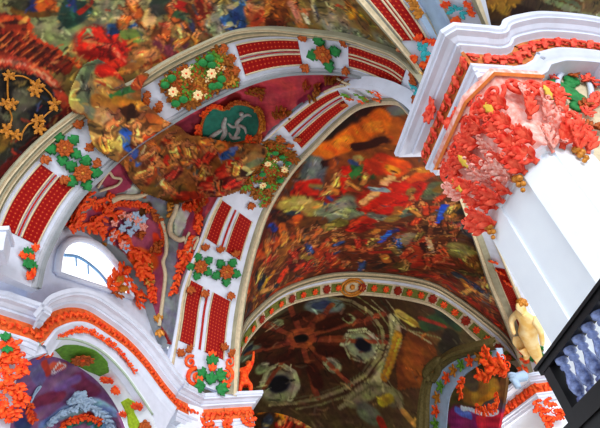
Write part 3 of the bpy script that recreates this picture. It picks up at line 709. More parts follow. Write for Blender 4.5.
# fresco between the ribs and the choir arch
top = crv([at(*p) for p in [(236, 394, 27.6), (240, 350, 26.6), (245, 300, 25.2), (250, 275, 24.2), (256, 250, 23.2), (268, 213, 21.8), (290, 176, 19.8), (317, 146, 17.8), (338, 124, 16.4), (357, 108, 15.4), (377, 101, 14.5), (400, 100, 14), (425, 120, 15), (452, 170, 19), (472, 225, 25), (490, 280, 31.6), (509, 326, 34.6), (525, 372, 36.4)]], 300)
SF2 = Surf(ruled(C0, top, 200, 300))
F2 = '''
B 150,78,30 70 330,150 400,140
B 96,60,34 60 420,200 480,250
S 60,22,12 20 322,138 345,122 380,112
S 40,20,12 12 326,134 352,118
S 116,116,112 14 392,112 402,108
S 96,90,84 10 386,122 396,120
S 240,116,22 20 314,154 340,146 366,128 384,118
S 250,144,34 11 338,146 350,138
S 252,150,40 12 366,128 386,126
S 232,100,16 12 320,156 332,150
S 232,120,24 12 386,126 396,140
S 190,96,26 18 400,124 398,142
S 66,22,12 9 354,148 372,144 388,140
S 120,60,20 10 398,150 408,146
S 96,104,108 26 316,164 310,186
S 120,124,124 12 318,160 312,178
S 70,76,84 10 300,184 294,192
S 190,40,18 14 300,188 318,196 336,196
S 206,34,16 10 294,194 310,184 318,182
S 150,20,12 6 306,194 326,200
S 150,130,60 6 312,186 320,186
S 60,14,10 8 326,164 336,160
S 226,120,26 10 318,152 330,154
S 150,70,24 16 336,164 346,172
S 206,30,16 12 346,170 342,190
S 226,40,20 8 350,168 340,182
S 150,20,12 8 338,196 328,204
S 220,130,50 8 333,188 338,192
S 40,76,150 5 326,194 332,200 
S 40,90,50 16 356,170 368,174
S 64,130,66 8 352,176 364,168
S 30,60,40 6 360,180 368,178
S 60,80,130 6 350,162 358,164
S 176,150,90 8 362,158 356,160
S 206,56,30 9 370,162 364,186
S 190,70,34 10 348,188 360,190
S 176,150,72 26 290,206 304,204 316,212
S 196,176,96 12 294,202 306,200
S 118,92,40 8 320,214 310,222
D 222,140,70 5 314,208 326,206 334,204
S 50,70,120 4 324,204 330,206
S 130,138,110 32 330,214 344,210 356,206
S 156,160,124 14 336,208 346,204
S 180,180,120 8 348,210 346,216
S 96,110,94 10 326,222 340,222
S 200,36,18 42 376,206 396,198 408,190
S 210,60,26 20 374,168 386,160 400,166
S 236,90,26 24 392,172 400,166
S 250,170,40 16 393,170
S 206,30,16 18 384,210 404,204 414,190
S 160,20,12 4 374,212 398,200
S 226,60,30 3 380,208 404,196
S 140,16,10 4 386,216 410,206
S 226,70,36 3 366,214 388,206
S 170,24,14 6 360,210 378,214
D 176,104,54 8 362,204 374,194
D 236,176,110 6 362,203 370,196 378,192
D 150,164,170 8 371,189 386,190
D 120,130,150 3 374,191 384,187
D 236,180,120 9 384,183 392,178
D 226,160,100 4 393,180 400,182 408,177
D 226,160,100 3 384,180 380,184
D 92,46,18 6 394,172
D 230,170,110 4 393,174
S 206,80,24 18 416,180 430,172
S 190,120,40 12 424,170 436,170
S 176,30,16 12 412,196 418,184
S 150,110,50 8 410,194 412,190
S 96,98,72 18 430,196 438,186
S 130,96,36 14 440,190 450,184
S 70,60,44 16 446,176 456,178
S 60,66,60 14 450,190 462,196
S 190,70,24 12 426,212 434,208
S 120,40,30 9 420,206 416,214
G 190,60,24 16 420,214,10 432,220,-20 411,200,15
S 110,120,100 9 404,212 412,208
S 170,96,40 9 394,216 398,208
S 34,84,206 8 438,222 446,206
S 180,120,40 12 450,216 456,206
S 130,84,30 12 446,228 454,222
S 60,60,54 12 470,206 462,212
S 76,80,100 22 466,226 478,232
S 50,54,90 10 476,238 486,242
S 110,108,110 6 464,226 470,234
S 176,110,40 9 488,250 494,262
# lower left crowd
S 90,30,12 34 262,232 276,246
S 110,50,20 20 290,218 300,230
S 50,20,14 14 276,214 284,218
S 60,66,84 8 290,212 296,214
S 34,56,150 7 271,226 275,229
S 226,110,34 8 282,226 284,236
S 226,100,30 9 297,218 300,226
S 200,120,40 9 300,228 310,222
S 110,60,24 22 308,224 318,222
S 70,36,16 6 306,230 320,226
S 176,60,24 10 264,244 276,240
S 206,80,30 8 258,254 268,256
S 150,30,16 8 260,248 250,252
S 206,90,30 24 284,246 296,242
S 150,90,34 20 279,258 286,248
D 96,50,16 3 274,256 280,246 290,240
D 176,110,44 3 277,262 286,254 290,246
S 120,24,18 20 296,262 300,254
S 90,16,14 10 292,268 298,258
S 220,60,30 8 284,272 280,280
S 230,76,36 7 296,270 304,264
S 150,36,18 10 306,272 316,268
G 200,110,50 17 312,236,60 318,246,75 328,250,40
D 226,150,80 5 304,248 316,246
D 216,140,70 4 316,236 326,232
S 40,80,150 7 318,248 320,254
S 150,120,50 8 302,254 312,258
S 26,26,40 14 258,274 264,284
S 30,44,70 8 258,280 262,290
S 210,150,40 6 268,280 260,292 254,300
S 210,130,40 5 274,272 270,278
S 40,50,60 8 276,286 268,294
S 170,60,20 8 250,280 246,300
S 60,30,24 10 250,306 246,320
S 176,64,24 8 284,288 272,300
S 190,70,26 9 300,280 286,290
# lower middle crowd
S 130,116,50 14 326,228 342,222
S 196,36,20 10 350,230 362,222 374,220
S 210,70,34 5 352,226 370,216
S 150,20,14 7 358,232 372,226
S 120,120,100 14 374,216 384,218
S 200,116,50 7 372,234 378,230
S 150,110,50 12 390,220 396,216
S 40,92,200 8 380,242 392,232
S 60,50,120 7 396,232 400,228
S 120,20,20 7 400,226 404,230
S 150,130,104 18 410,236 400,244
S 90,100,90 8 402,216 412,214
S 130,130,110 10 396,250 402,256
S 60,46,30 7 400,244 404,248
S 176,60,24 20 320,250 334,262
S 206,90,40 6 322,244 334,248
G 196,70,30 15 326,262,70 338,236,50 372,246,20 344,262,10
S 40,60,110 6 334,254 338,252
S 110,44,20 26 352,256 366,258
S 160,70,34 10 352,250 364,248
S 220,110,50 6 348,246 352,250
S 220,110,60 6 360,248 364,252
S 70,30,14 14 372,262 386,256
S 46,20,14 10 376,268 384,264
S 150,30,20 8 366,240 372,244
S 170,30,18 6 372,252 390,252
S 50,20,18 6 388,258 393,262
S 220,130,50 9 384,256 388,262
S 110,80,30 16 400,266 408,262
S 190,50,26 18 416,246 418,266
S 216,84,44 7 416,240 414,262
S 120,24,14 10 330,270 352,272
S 150,36,18 8 390,270 416,272
# right
S 176,60,28 20 414,256 422,240
S 60,16,12 10 424,244 428,252
D 226,190,140 5 428,238 432,252
S 70,30,16 16 430,228 444,232
S 110,50,20 10 446,236 438,246
S 190,70,40 16 444,256 436,262
S 210,100,70 5 438,262 452,264
S 150,60,30 14 424,268 440,266
S 120,34,18 12 444,276 452,280
S 130,118,60 40 462,252 474,258
S 152,138,78 18 456,246 464,254
S 104,76,26 26 480,262 488,266
S 130,80,28 12 478,258 470,266
S 90,78,36 8 462,272 478,276
S 60,70,90 12 456,274 464,280
S 44,52,84 12 472,284 480,292
S 170,110,40 7 462,280 466,286
S 190,126,40 7 484,278 492,280
S 176,110,30 6 474,290 490,300
S 50,56,84 8 486,296 494,304
S 150,140,110 2 478,276 486,290 494,300
S 160,42,18 10 404,274 432,276 460,292 490,316 514,344
S 190,70,34 4 430,272 452,284
S 110,30,14 8 492,304 508,326
# small figures of the crowd
G 216,120,50 13 268,242,20 284,234,-20 300,232,30 318,230,10 334,236,-10
G 190,50,30 13 274,256,40 292,250,-10 312,262,60 330,252,20 356,238,-30
G 60,84,140 12 310,244,10 342,240,30 362,262,-20 398,238,10
G 226,150,70 13 338,176,20 350,182,-30 330,190,40 366,176,10 414,208,-10
G 150,120,60 13 420,232,10 406,262,0 392,246,-20 376,238,20 452,206,10
G 200,70,36 14 428,256,10 440,248,-20 410,250,20 424,204,-30 444,194,20
G 120,60,30 13 456,228,0 446,220,20 468,216,-10 432,226,30
G 210,150,80 12 484,282,0 470,288,30 492,292,-20 262,270,40 270,288,50
'''
FR2 = painted('ceiling_fresco', SF2, paint(SF2, (112, 54, 26), F2, 7, dabs=2600, tint=((232, 150, 80), (44, 26, 16), (206, 44, 22), (70, 84, 116), (222, 176, 96), (150, 140, 100))))
tag(FR2, 'large red and orange crowd fresco between the tall rib and the choir arch', 'fresco')

# purple and grey vault field over the window
WA, WB = np.array([-10.2, 15.5]), np.array([-7.95, 24.3]); WN = np.array([-.969, .248, 0])
lun = crv([onwall(x, y, WA, WB) for x, y in [(57, 238), (63, 228), (78, 225), (95, 232), (121, 255), (136, 273), (147, 294), (158, 326), (167, 345)]], 120)
i0 = int(np.argmin(np.sum((proj(A1) - np.array([57, 237])) ** 2, 1))); j0 = int(np.argmin(np.sum((proj(B0) - np.array([171, 346])) ** 2, 1)))
lun[0] = A1[i0]; lun[-1] = B0[j0]
GV1 = coons(lun, np.stack([A1[-1] + (B0[-1] - A1[-1]) * k for k in np.linspace(0, 1, 20)]), A1[i0:], B0[j0:], 170, 240)
SV1 = Surf(GV1)
V1 = '''
P 196,84,98 167,127 200,107 243,87 277,76 310,72 347,73 373,81 392,92 372,86 345,96 318,108 290,128 262,142 236,170 215,204 198,232 180,200 150,180 130,160
S 206,92,102 30 270,110 310,92
S 208,84,94 16 250,92 290,82
S 140,46,74 12 300,104 330,84
S 128,30,30 10 210,116 236,96
S 140,52,72 20 172,140 196,122
S 120,128,138 4 396,98 372,90 346,100 318,113 292,133 264,148
S 176,70,84 6 330,80 350,82 372,86
P 132,138,142 150,205 160,196 178,200 178,240 168,290 166,345 156,330 160,280 162,240
P 160,62,92 100,186 110,170 124,158 134,176 128,190 112,196
P 196,198,200 124,196 136,178 146,194 136,200
P 168,80,108 84,216 98,206 116,202 140,205 156,214 164,230 167,250 164,280 158,330 150,316 146,292 134,268 120,250 96,228 66,224
P 206,204,204 176,212 184,202 190,214 182,232 174,240
P 160,70,98 190,214 206,194 210,200 200,240 190,280 184,300 176,270 178,244
S 196,70,90 8 196,222 190,240
P 132,140,146 178,300 184,276 190,250 198,240 188,280 178,330 170,360 168,330
S 226,60,20 10 82,196 76,220 66,226
S 226,70,24 8 90,226 100,236 112,244
S 222,56,24 6 96,210 116,203 140,206
S 236,110,40 10 126,238 132,256
S 206,190,190 8 126,216 132,222
S 190,196,206 6 136,216 142,224
S 130,84,28 8 112,216 120,214
S 100,60,24 9 142,212 148,206
S 230,100,30 20 138,258 148,262
S 232,70,24 8 156,236 158,252
S 206,60,24 10 188,206 204,200
S 196,40,24 8 200,210 196,226
S 150,30,24 6 170,345 160,330
'''
ceil1 = painted('ceiling', SV1, np.clip(paint(SV1, (136, 140, 146), V1, 11, mottling=.06) * 1.1, 0, 255))
tag(ceil1, kind='structure')
# wall with the lunette window
mb = MB(); inner = lun + WN * 1.5; ctr = inner.mean(0)
mb.grid(np.stack([lun - WN * .1, lun + WN * .2, lun + WN * .45], 1)); tag(mb.build('trim', GREY), kind='structure').name = 'trim_1'
gl = [onwall(x, y, WA + WN[:2] * .3, WB + WN[:2] * .3) for x, y in [(56, 274), (58, 258), (62, 248), (70, 241), (82, 240), (94, 244), (105, 252), (115, 264), (124, 279), (131, 298)]]
gl = crv(gl, 60); sill = [gl[0], gl[-1]]
outer = np.array([g + WN * .0 for g in gl])
w1 = thing('window_1', None, None, gl[30]); tag(w1, kind='structure')
mb = MB(); mb.tube(gl - WN * .05, .16, 8); mb.tube(np.array([gl[0], gl[-1]]) - WN * .05, .12, 8); mb.build('window_frame', WHITE, w1)
mb = MB(); cg = gl + WN * .12; c0_ = cg.mean(0); mb.add(np.vstack([cg, cg + WN * .05]), [tuple(range(60)), tuple(range(119, 59, -1))] + [(i, i + 1, i + 61, i + 60) for i in range(59)] + [(59, 0, 60, 119)])
g_ = bpy.data.materials.new('bright_window_glass'); g_.use_nodes = True; b_ = g_.node_tree.nodes['Principled BSDF']
b_.inputs['Base Color'].default_value = (.9, .95, 1, 1); b_.inputs['Emission Color'].default_value = (.93, .97, 1, 1); b_.inputs['Emission Strength'].default_value = 1.15; b_.inputs['Roughness'].default_value = .1
mb.build('pane', g_, w1)
mb = MB()
for pts in [[(64, 255), (78, 257), (92, 266), (104, 278), (112, 292)]]:
    P = crv([onwall(x, y, WA + WN[:2] * .38, WB + WN[:2] * .38) for x, y in pts], 30); mb.tube(P, .07, 6)
for x, y in [(76, 260), (88, 268)]:
    P = np.array([onwall(x, y - 3, WA + WN[:2] * .38, WB + WN[:2] * .38), onwall(x + .6, y + 6, WA + WN[:2] * .38, WB + WN[:2] * .38)]); mb.tube(P, .035, 5)
mb.build('window_bar', mat('pale_blue_bar', (120, 170, 220), .5), w1)
# wall plate around the glass
mb = MB(); outr = crv([onwall(x, y, WA + WN[:2] * .4, WB + WN[:2] * .4) for x, y in [(26, 306), (30, 262), (44, 222), (74, 212), (98, 218), (124, 240), (140, 262), (152, 290), (164, 330), (168, 352)]], 60)
mb.grid(np.stack([gl + WN * .05, outr], 1)); bot = np.stack([np.linspace(0, 1, 60)[:, None] * (gl[-1] - gl[0]) + gl[0] + WN * .05, np.linspace(0, 1, 60)[:, None] * (outr[-1] - outr[0]) + outr[0]], 1)
mb.grid(bot); tag(mb.build('wall_left', WHITE), kind='structure')

# choir vault
CM = CP[0] * .5 + CP[1] * .5 + AX * 11.0 + CR * .7
def choirz(u, v): return 1.6 + 23.9 - .09 * u * u - (.02 if v < 0 else .03) * v * v
u_ = np.linspace(-11, 11, 230); v_ = np.linspace(-9.6, 10.4, 230)
GD = np.array([[[*(CM + CR * u + AX * v), max(choirz(u, v), 12.)] for u in u_] for v in v_])
SDm = Surf(GD, np.array([CM[0], CM[1], 5.]))
DOME = '''
B 62,36,20 160 300,340 360,330
S 97,94,70 26 262,320 280,310
S 73,39,24 26 276,352 290,330
S 82,39,24 22 310,322 330,312
S 88,41,24 22 330,346 320,360
S 79,39,24 22 284,362 290,372
S 76,36,21 18 262,338 272,346
S 85,41,27 20 352,322 366,316
D 119,54,34 3.5 300,338 250,322
D 119,54,34 3.5 300,338 288,300
D 113,52,33 3.5 300,338 330,300
D 113,52,33 3.5 300,338 385,312
D 113,52,33 3.5 300,338 388,336
D 113,52,33 3.5 300,338 352,384
D 113,52,33 3.5 300,338 316,400
D 105,50,33 3.5 300,338 262,392
D 105,50,33 3.5 300,338 244,352
D 64,25,17 1.2 302,340 385,315
D 64,25,17 1.2 302,340 350,380
S 178,91,62 26 300,338
S 132,65,42 8 292,332 310,330
D 159,77,48 2.0999999999999996 290,342 296,330 310,328 316,338 306,348 292,346 290,342
S 47,30,24 12 299,339 303,338
S 131,134,102 38 279,386
S 166,169,131 5 262,384 268,370 280,364 294,372 298,386 290,400
S 33,33,47 21 279,384
S 134,140,111 36 361,346
S 178,181,143 5 342,346 350,332 366,330 380,342 376,358
S 36,36,56 18 363,345
S 105,117,114 28 318,306 330,304
S 59,68,97 14 318,306 326,304
S 102,111,97 30 250,350
S 47,50,68 14 248,350
S 149,152,114 15 349,319
S 99,99,76 8 349,319
S 160,166,131 18 332,365
S 111,114,88 10 332,365
S 143,149,114 15 276,324
S 97,99,79 8 276,324
S 131,137,105 15 262,368
S 91,94,73 8 262,368
D 132,122,86 4.199999999999999 330,297 352,301 370,312 382,328 384,342 378,360 364,376 342,390 318,399 296,403 270,405
D 86,79,54 1.75 334,301 352,305 368,316 378,330 380,342 374,358 360,374 340,386 316,395 290,399
S 169,163,120 12 394,318 396,340 388,362 374,382 352,398
D 140,132,98 1.8199999999999998 372,300 386,314 396,330
D 64,60,40 2.0999999999999996 380,300 394,316 402,326
D 136,128,94 1.8199999999999998 386,300 400,318
P 105,59,27 408,330 432,338 438,360 426,388 398,390 396,360
S 131,73,30 22 414,350 412,372
S 155,114,36 9 398,334 392,356 384,378
D 165,159,54 2.0999999999999996 399,338 395,352
D 165,140,44 2.0999999999999996 391,362 387,374
D 149,140,102 2.0999999999999996 400,326 420,336 432,344
S 184,169,82 12 400,314 412,322
S 140,114,42 6 410,320 420,326
S 53,76,47 16 426,326 440,320
S 44,59,47 12 440,312 456,326
S 97,68,39 12 432,336 440,344
S 47,41,33 18 452,336 446,350
S 140,53,39 5 420,318 444,326
S 120,117,82 14 352,402 376,388 396,396
S 122,115,83 4 340,408 366,390 384,384 398,394 402,410
S 97,91,68 12 384,398 392,402
S 155,140,42 10 382,402 390,398
S 97,102,82 20 366,412 372,416
S 140,42,29 8 380,420 384,428
S 155,114,60 7 404,412 414,424
S 130,66,42 5 300,330 288,302
S 130,66,42 5 310,332 332,304
S 130,66,42 5 314,334 384,314
S 130,66,42 5 314,340 386,342
S 130,66,42 5 310,346 350,384
S 130,66,42 5 304,350 318,398
S 130,66,42 5 292,348 264,388
S 130,66,42 5 288,344 246,354
S 130,66,42 5 288,334 256,318
D 60,24,16 1.5 314,337 384,328
D 60,24,16 1.5 308,348 346,392
D 60,24,16 1.5 298,350 300,364
D 60,24,16 1.5 286,340 248,340
S 60,24,14 14 322,326 344,318
S 60,24,14 14 322,350 342,352
S 60,24,14 12 312,368 318,384
S 60,24,14 12 282,358 290,354
S 60,24,14 12 270,344 258,340
S 60,24,14 10 296,318 306,314
S 150,76,44 5 291,338 297,330 308,330 313,338 306,346 295,346 291,338
S 24,14,12 9 300,338 303,338
D 140,136,104 2 262,386 264,374 272,366 284,366 292,374 294,386 290,398
D 140,136,104 2 344,346 350,334 362,330 374,334 380,346 376,356 364,362 350,358 344,346
D 130,128,98 1.6 342,319 349,314 356,319 349,324 342,319
D 130,128,98 1.6 324,365 332,358 340,365 332,372 324,365
D 130,128,98 1.6 270,324 276,319 283,324 276,329 270,324
S 16,16,26 18 279,384
S 18,18,30 15 363,345
D 120,114,78 2 332,298 352,302 369,313 381,329 383,342 377,359 363,375 341,389 317,398 296,402 270,404
D 120,114,78 2 338,293 358,297 376,309 389,326 391,343 384,363 369,381 346,396 320,405 296,409
D 112,108,74 1.8 396,318 408,330 440,338
D 112,108,74 1.8 396,318 390,344 382,372 396,392
D 150,100,40 2 398,336 393,352 387,368 383,378
D 96,92,62 2 346,402 372,386 394,388 404,404
'''
dm = painted('dome_fresco', SDm, 1.2 * paint(SDm, (84, 72, 50), DOME, 17, warp=.35, dabs=450, tint=((110, 102, 76), (100, 46, 28), (30, 26, 28))))
tag(dm, 'dark oval dome fresco with eight painted spokes beyond the choir arch', 'fresco')
EWc = CM + AX * 10.5
EP = (EWc - CR * 12, EWc + CR * 12)
GE = np.array([[[*(EWc + CR * u), z] for z in np.linspace(4, 22.4, 110)] for u in np.linspace(-11, 11, 150)])
SE2 = Surf(GE, np.array([CM[0], CM[1], 5.]))
ENDW = '''
S 190,112,22 12 262,408 300,404 340,404
S 230,150,30 14 286,414 300,412
S 206,120,26 8 310,408 326,408
S 90,40,14 7 286,406 300,405
D 220,140,40 3 264,404 300,399 330,401
S 60,40,24 9 262,418 272,414
S 50,56,70 8 266,424 270,418
G 150,40,24 14 280,424,0 292,420,10
G 110,30,20 14 302,424,-10
G 120,130,70 13 312,424,0 320,422,15
S 26,14,12 18 332,420 334,414
G 130,50,30 13 346,418,20
S 130,90,30 12 350,412 362,406
S 40,60,56 14 370,414 366,422
S 160,40,20 8 374,424 380,420
S 30,30,26 14 340,426 352,428
'''
ew = painted('wall_fresco', SE2, 1.35 * paint(SE2, (66, 42, 18), ENDW, 23, dabs=200, tint=((232, 150, 80), (44, 26, 16), (206, 44, 22), (70, 84, 116), (222, 176, 96), (150, 140, 100))))
tag(ew, 'dark gold fresco with small figures on the end wall below the oval dome', 'fresco')

mb = MB()
for k in (-1, 1):
    p0 = CM + CR * 10.4 * k - AX * 10.4; p1 = CM + CR * 10.4 * k + AX * 12
    mb.grid(np.array([[[*p0, 0], [*p0, 19]], [[*p1, 0], [*p1, 19]]]))
tag(mb.build('wall_choir', mat('dark_choir_wall', (72, 60, 42), .7, var=.4, scale=.6)), kind='structure').name = 'wall_back'
F3q = crv([at(*p) for p in [(462, 60, 12.9), (480, 18, 11.6), (474, -4, 10.9), (462, -34, 10)]], 60); F3r = crv([at(*p) for p in [(690, 70, 25), (680, 20, 21), (670, -20, 18), (650, -60, 16)]], 60)
SF3 = Surf(ruled(F3q, F3r, 160, 60))
F3 = '''
S 150,104,34 26 494,6 512,2
S 96,60,20 14 484,16 500,18
S 190,140,50 8 500,8 508,12
S 90,70,50 24 530,6 548,4
S 60,34,26 10 516,10 530,14
S 120,30,20 5 556,14 600,22
D 150,160,120 5 545,0 572,10 610,20
D 110,120,90 3 556,-2 582,8 610,14
D 170,170,130 4 572,-4 600,6
S 120,100,60 20 590,2 610,4
'''
tag(painted('ceiling_fresco', SF3, paint(SF3, (112, 78, 36), F3, 51, dabs=200)), 'narrow strip of dark gold fresco above the arched cornice, top right', 'fresco')

# ================================================================== PIERS AND CORNICES
def v3(n2): return np.array([n2[0], n2[1], 0.])
def cornice_set(t, pts, frieze_mat, fr_ground, size, skip=()):
    mb = MB(); sweep_plan(mb, pts, PROF_C); mb.build('cornice', WHITE, t, smooth=False)
    mb = MB(); G = sweep_plan(mb, pts, PROF_F); fz = mb.build('frieze', fr_ground, t, smooth=False)
    mb = MB(); sweep_plan(mb, pts, PROF_A); mb.build('architrave', WHITE, t, smooth=False)
    mb = MB()
    for i in range(len(pts) - 1):
        if i in skip: continue
        a, b = (G[i, 0] + G[i, 1]) / 2, (G[i + 1, 0] + G[i + 1, 1]) / 2
        d = unit(b - a); nin = np.array([-d[1], d[0], 0])
        if np.linalg.norm(b - a) > size: frieze_orn(mb, np.array([a, b]), nin, np.array([0, 0, 1.]), size)
    if mb.n: mb.build('frieze_scroll', frieze_mat, fz)
def arch_set(t, P, nv, frieze_mat, fr_ground, size):
    mb = MB(); sweep_arch(mb, P, nv, PROF_C[1:]); mb.build('cornice', WHITE, t, smooth=False)
    mb = MB(); G = sweep_arch(mb, P, nv, PROF_F); fz = mb.build('frieze', fr_ground, t)
    mb = MB(); Ga = sweep_arch(mb, P, nv, PROF_A[:-1]); mb.build('architrave', WHITE, t)
    mb = MB(); frieze_orn(mb, (G[:, 0] + G[:, 1]) / 2, nv, np.array([0, 0, 1.]), size); mb.build('frieze_scroll', frieze_mat, fz)
    return Ga
def wallsurf(a, b, z0, z1, nt=60, ns=60):
    a, b = np.asarray(a)[:2], np.asarray(b)[:2]
    return Surf(np.array([[[*(a + (b - a) * u), z] for z in np.linspace(z0, z1, ns)] for u in np.linspace(0, 1, nt)]), EYE)

# ---- free-standing pier on the right
main_p = (RA[0] + .6 * U2, RA[1] + .6 * U2); side_p = (RA[2] - .6 * U1, RA[3] - .6 * U1)
s0 = onwall(488, 228, *main_p)[:2]; s1 = onwall(516, 164, *main_p)[:2]; s2 = onwall(537, 140, *side_p)[:2]; s3 = onwall(584, 143, *side_p)[:2]
ZS = 9.75
pier = thing('pier', 'free-standing white pier on the right, tall plain shaft under a capital of red acanthus', 'pier', p3((s0 + s2) / 2, 0))
cornice_set(pier, [RA[0] + U2 * 2.2, RA[0], RA[1], RA[2], RA[3], RA[3] + .02 * U2], SALMON, FRIEZE, .42)
mb = MB(); mb.prism([s0, s1, s2, s3, s3 - U1 * 1.6, s0 - U1 * 0 + U2 * 1.8], 0, ZS + .15); mb.build('shaft', PIERW, pier, smooth=False)
# raised pilaster strips on the shaft
mb = MB()
for a, b, u0, u1 in ((s0, s1, 0, .42), (s1, s2, .0, .8), (s2, s3, .12, .9)):
    n_ = unit(np.array([(b - a)[1], -(b - a)[0]])); p = a + (b - a) * u0; q = a + (b - a) * u1
    mb.prism([p, q, q - n_ * -.06, p - n_ * -.06], 0, ZS)
mb.build('pilaster_strip', PIERW, pier, smooth=False)
mb = MB()
path = [s0 + U2 * 1.2 - U1 * 0, s0, s1, s2, s3]
sweep_plan(mb, path, [(.1, ZS - .3), (-.06, ZS - .26), (-.1, ZS - .16), (-.04, ZS - .08), (.0, ZS), (.1, ZS + .05)], z=0); mb.build('astragal', PIERW, pier, smooth=False)
mb = MB(); sweep_plan(mb, path, [(.0, ZS), (-.02, ZS + 1.2), (-.1, ZS + 2.1), (-.24, ZS + 2.3), (-.3, ZS + 2.36), (-.3, ZS + 2.6), (.4, ZS + 2.7)], z=0); mb.build('capital_bell', mat('pink_white_stucco', (244, 206, 198), .6, var=.25, scale=7, rgb2=(236, 150, 134)), pier)
mb = MB(); G = sweep_plan(mb, path, [(-.3, ZS + 2.28), (-.37, ZS + 2.33), (-.3, ZS + 2.4)], z=0); mb.build('abacus_fillet', mat('orange_fillet', (236, 140, 70), .5), pier, smooth=False)
rng = random.Random(3)
def cap_leaf(a, b, u, z, L, curl, m, up=1, lean=.25, roll=0.):
    # one acanthus leaf: a midrib leaf with pairs of side lobes, drooping outwards at the tip
    d = v3(unit(b - a)); n_ = np.array([d[1], -d[0], 0.]); bell = .02 + .2 * max(0, (z - ZS) / 2.2) ** 2
    O = p3(a + (b - a) * u, z) + n_ * bell
    Y = unit(np.array([0, 0, up]) + n_ * lean + d * roll); Z = unit(n_ - Y * (n_ @ Y)); X = np.cross(Y, Z)
    mb = MB(); mb.leaf(O, X, Y, Z, L, L * .17, curl, 0, lobes=4, n=8, lift=.1)
    for q in (.12, .34, .56):
        for sd in (1, -1):
            y = unit(Y * .75 + X * sd * .8 + Z * .25); mb.leaf(O + Y * L * q + Z * L * (.1 + .12 * q), np.cross(y, Z), y, Z, L * (.5 - .25 * q), L * .1, .6, 0, lobes=2, n=5, lift=.15)
    mb.scroll(O + Y * L * .86 + Z * L * .3, X, Y, Z, L * .13, 1.2, .3, 0, 1 if roll > 0 else -1, 10)
    return mb.build('acanthus_leaf', m, pier, O)
for a, b in ((s0, s1), (s1, s2), (s2, s3)):
    w_ = np.linalg.norm(b - a)
    for row, (z, L, n_) in enumerate(((ZS - .3, .75, 3.2), (ZS + .2, .7, 2.9), (ZS + .75, .7, 2.9), (ZS + 1.3, .65, 2.7))):
        k = max(2, int(w_ * n_))
        for i in range(k):
            cap_leaf(a, b, (i + .25 + .5 * (row % 2)) / k, z + rng.uniform(-.12, .12), L * rng.uniform(.8, 1.2), rng.uniform(.5, .9), SALMON if rng.random() < .72 else PINK, 1, rng.uniform(.3, .6), rng.uniform(-.4, .4))
    k = max(1, int(w_ * 2.2))
    for i in range(k): cap_leaf(a, b, (i + .5) / k, ZS + .05, .5, .4, SALMON if i % 3 else PINK, -1, .5, rng.uniform(-.3, .3))
def volute(P, n_, r, hand):
    d = np.array([-n_[1], n_[0], 0]); O = P + n_ * .3; mb = MB(); mb.scroll(O, d, np.array([0, 0, 1.]), n_, r, 1.7, .2, 0, hand, 30); mb.build('volute', SALMON, pier, O)
nm = lambda a, b: v3(unit(np.array([(b - a)[1], -(b - a)[0]])))
for (a, b), us in (((s0, s1), (.0, .22, .42, .62, .82, .97)), ((s1, s2), (.15, .5, .85)), ((s2, s3), (.12, .34, .56, .78, .96))):
    for i, u in enumerate(us): volute(p3(a + (b - a) * u, ZS + 1.85 - .2 * (i % 2)), nm(a, b), .3, 1 if i % 2 else -1)
for (a, b), u in (((s0, s1), .12), ((s0, s1), .97), ((s2, s3), .55)):
    n_ = nm(a, b); P = p3(a + (b - a) * u, ZS - .32) + n_ * .16; mb = MB()
    for i in range(5): mb.ball(P + np.array([0, 0, -.09 * i]) + v3(unit(b - a)) * (.06 if i % 2 else -.05), .10 - .01 * i, n=4, m=7)
    mb.build('gilded_pendant', GOLD, pier, P)
for (a, b), u, z in (((s0, s1), .5, 1.0), ((s1, s2), .5, 1.3), ((s2, s3), .6, 1.2), ((s0, s1), .15, .8)):
    n_ = nm(a, b); P = p3(a + (b - a) * u, ZS + z) + n_ * .42; mb = MB(); mb.leaf(P, v3(unit(b - a)), np.array([0, 0, 1.]), n_, .5, .1, .3); mb.build('yellow_leaf', mat('yellow_stucco', (226, 190, 70), .5), pier, P)
# red and cyan sprays climbing the flank of the entablature
SRAm = wallsurf(RA[0] + .56 * U2, RA[1] + .5 * U2, ZS + 1.6, HZ - 1.2)
sprigs('red_spray', SALMON, pier, SRAm, [(459, 108, 200, 13), (454, 118, 160, 14), (452, 130, 210, 15), (449, 142, 190, 15), (447, 152, 170, 14), (452, 160, 200, 14), (458, 152, 150, 12), (462, 132, 180, 12), (468, 112, 170, 13), (474, 96, 180, 12), (466, 98, 230, 11), (458, 142, 90, 12), (463, 120, -60, 12)], 13, 4, h=.06)
sprigs('cyan_leaf', CYAN, pier, SRAm, [(465, 110, 30, 10), (459, 128, 10, 10), (452, 146, 20, 10), (456, 146, 200, 8)], 10, 2, h=.05)
SRAf = wallsurf(RA[0] + .54 * U2, RA[1] + .54 * U2, HZ - 1.3, HZ - .5)
O, X, Y, Z = SRAf.frame(436, 108); mb = MB()
for k in range(9):
    a = 2 * math.pi * k / 9; d = X * math.cos(a) + Y * math.sin(a); mb.leaf(O + Z * .1, np.cross(Z, d), d, Z, .48, .14, .5, 0, n=7, lift=.2)
mb.ball(O + Z * .2, .16, (X, Y, Z)); mb.build('frieze_shell', SALMON, pier, O)
S_side = wallsurf(s2, s3 + U2 * .6, 1., ZS - .4)
orn = thing('gilded_ornament', 'small gilded leaf ornament at the right edge on the white pier shaft', 'ornament', S_side.pt(598, 250))
sprigs('leaf', GOLD, orn, S_side, [(596, 249, 70, 14), (600, 257, 190, 14), (599, 252, -60, 12)], 14, 4, 120, .08)
mb = MB(); beadline(mb, S_side, [(588, 236), (593, 240), (597, 246), (600, 252)], 1.6, 0, .12); mb.build('stem', RUST, orn)

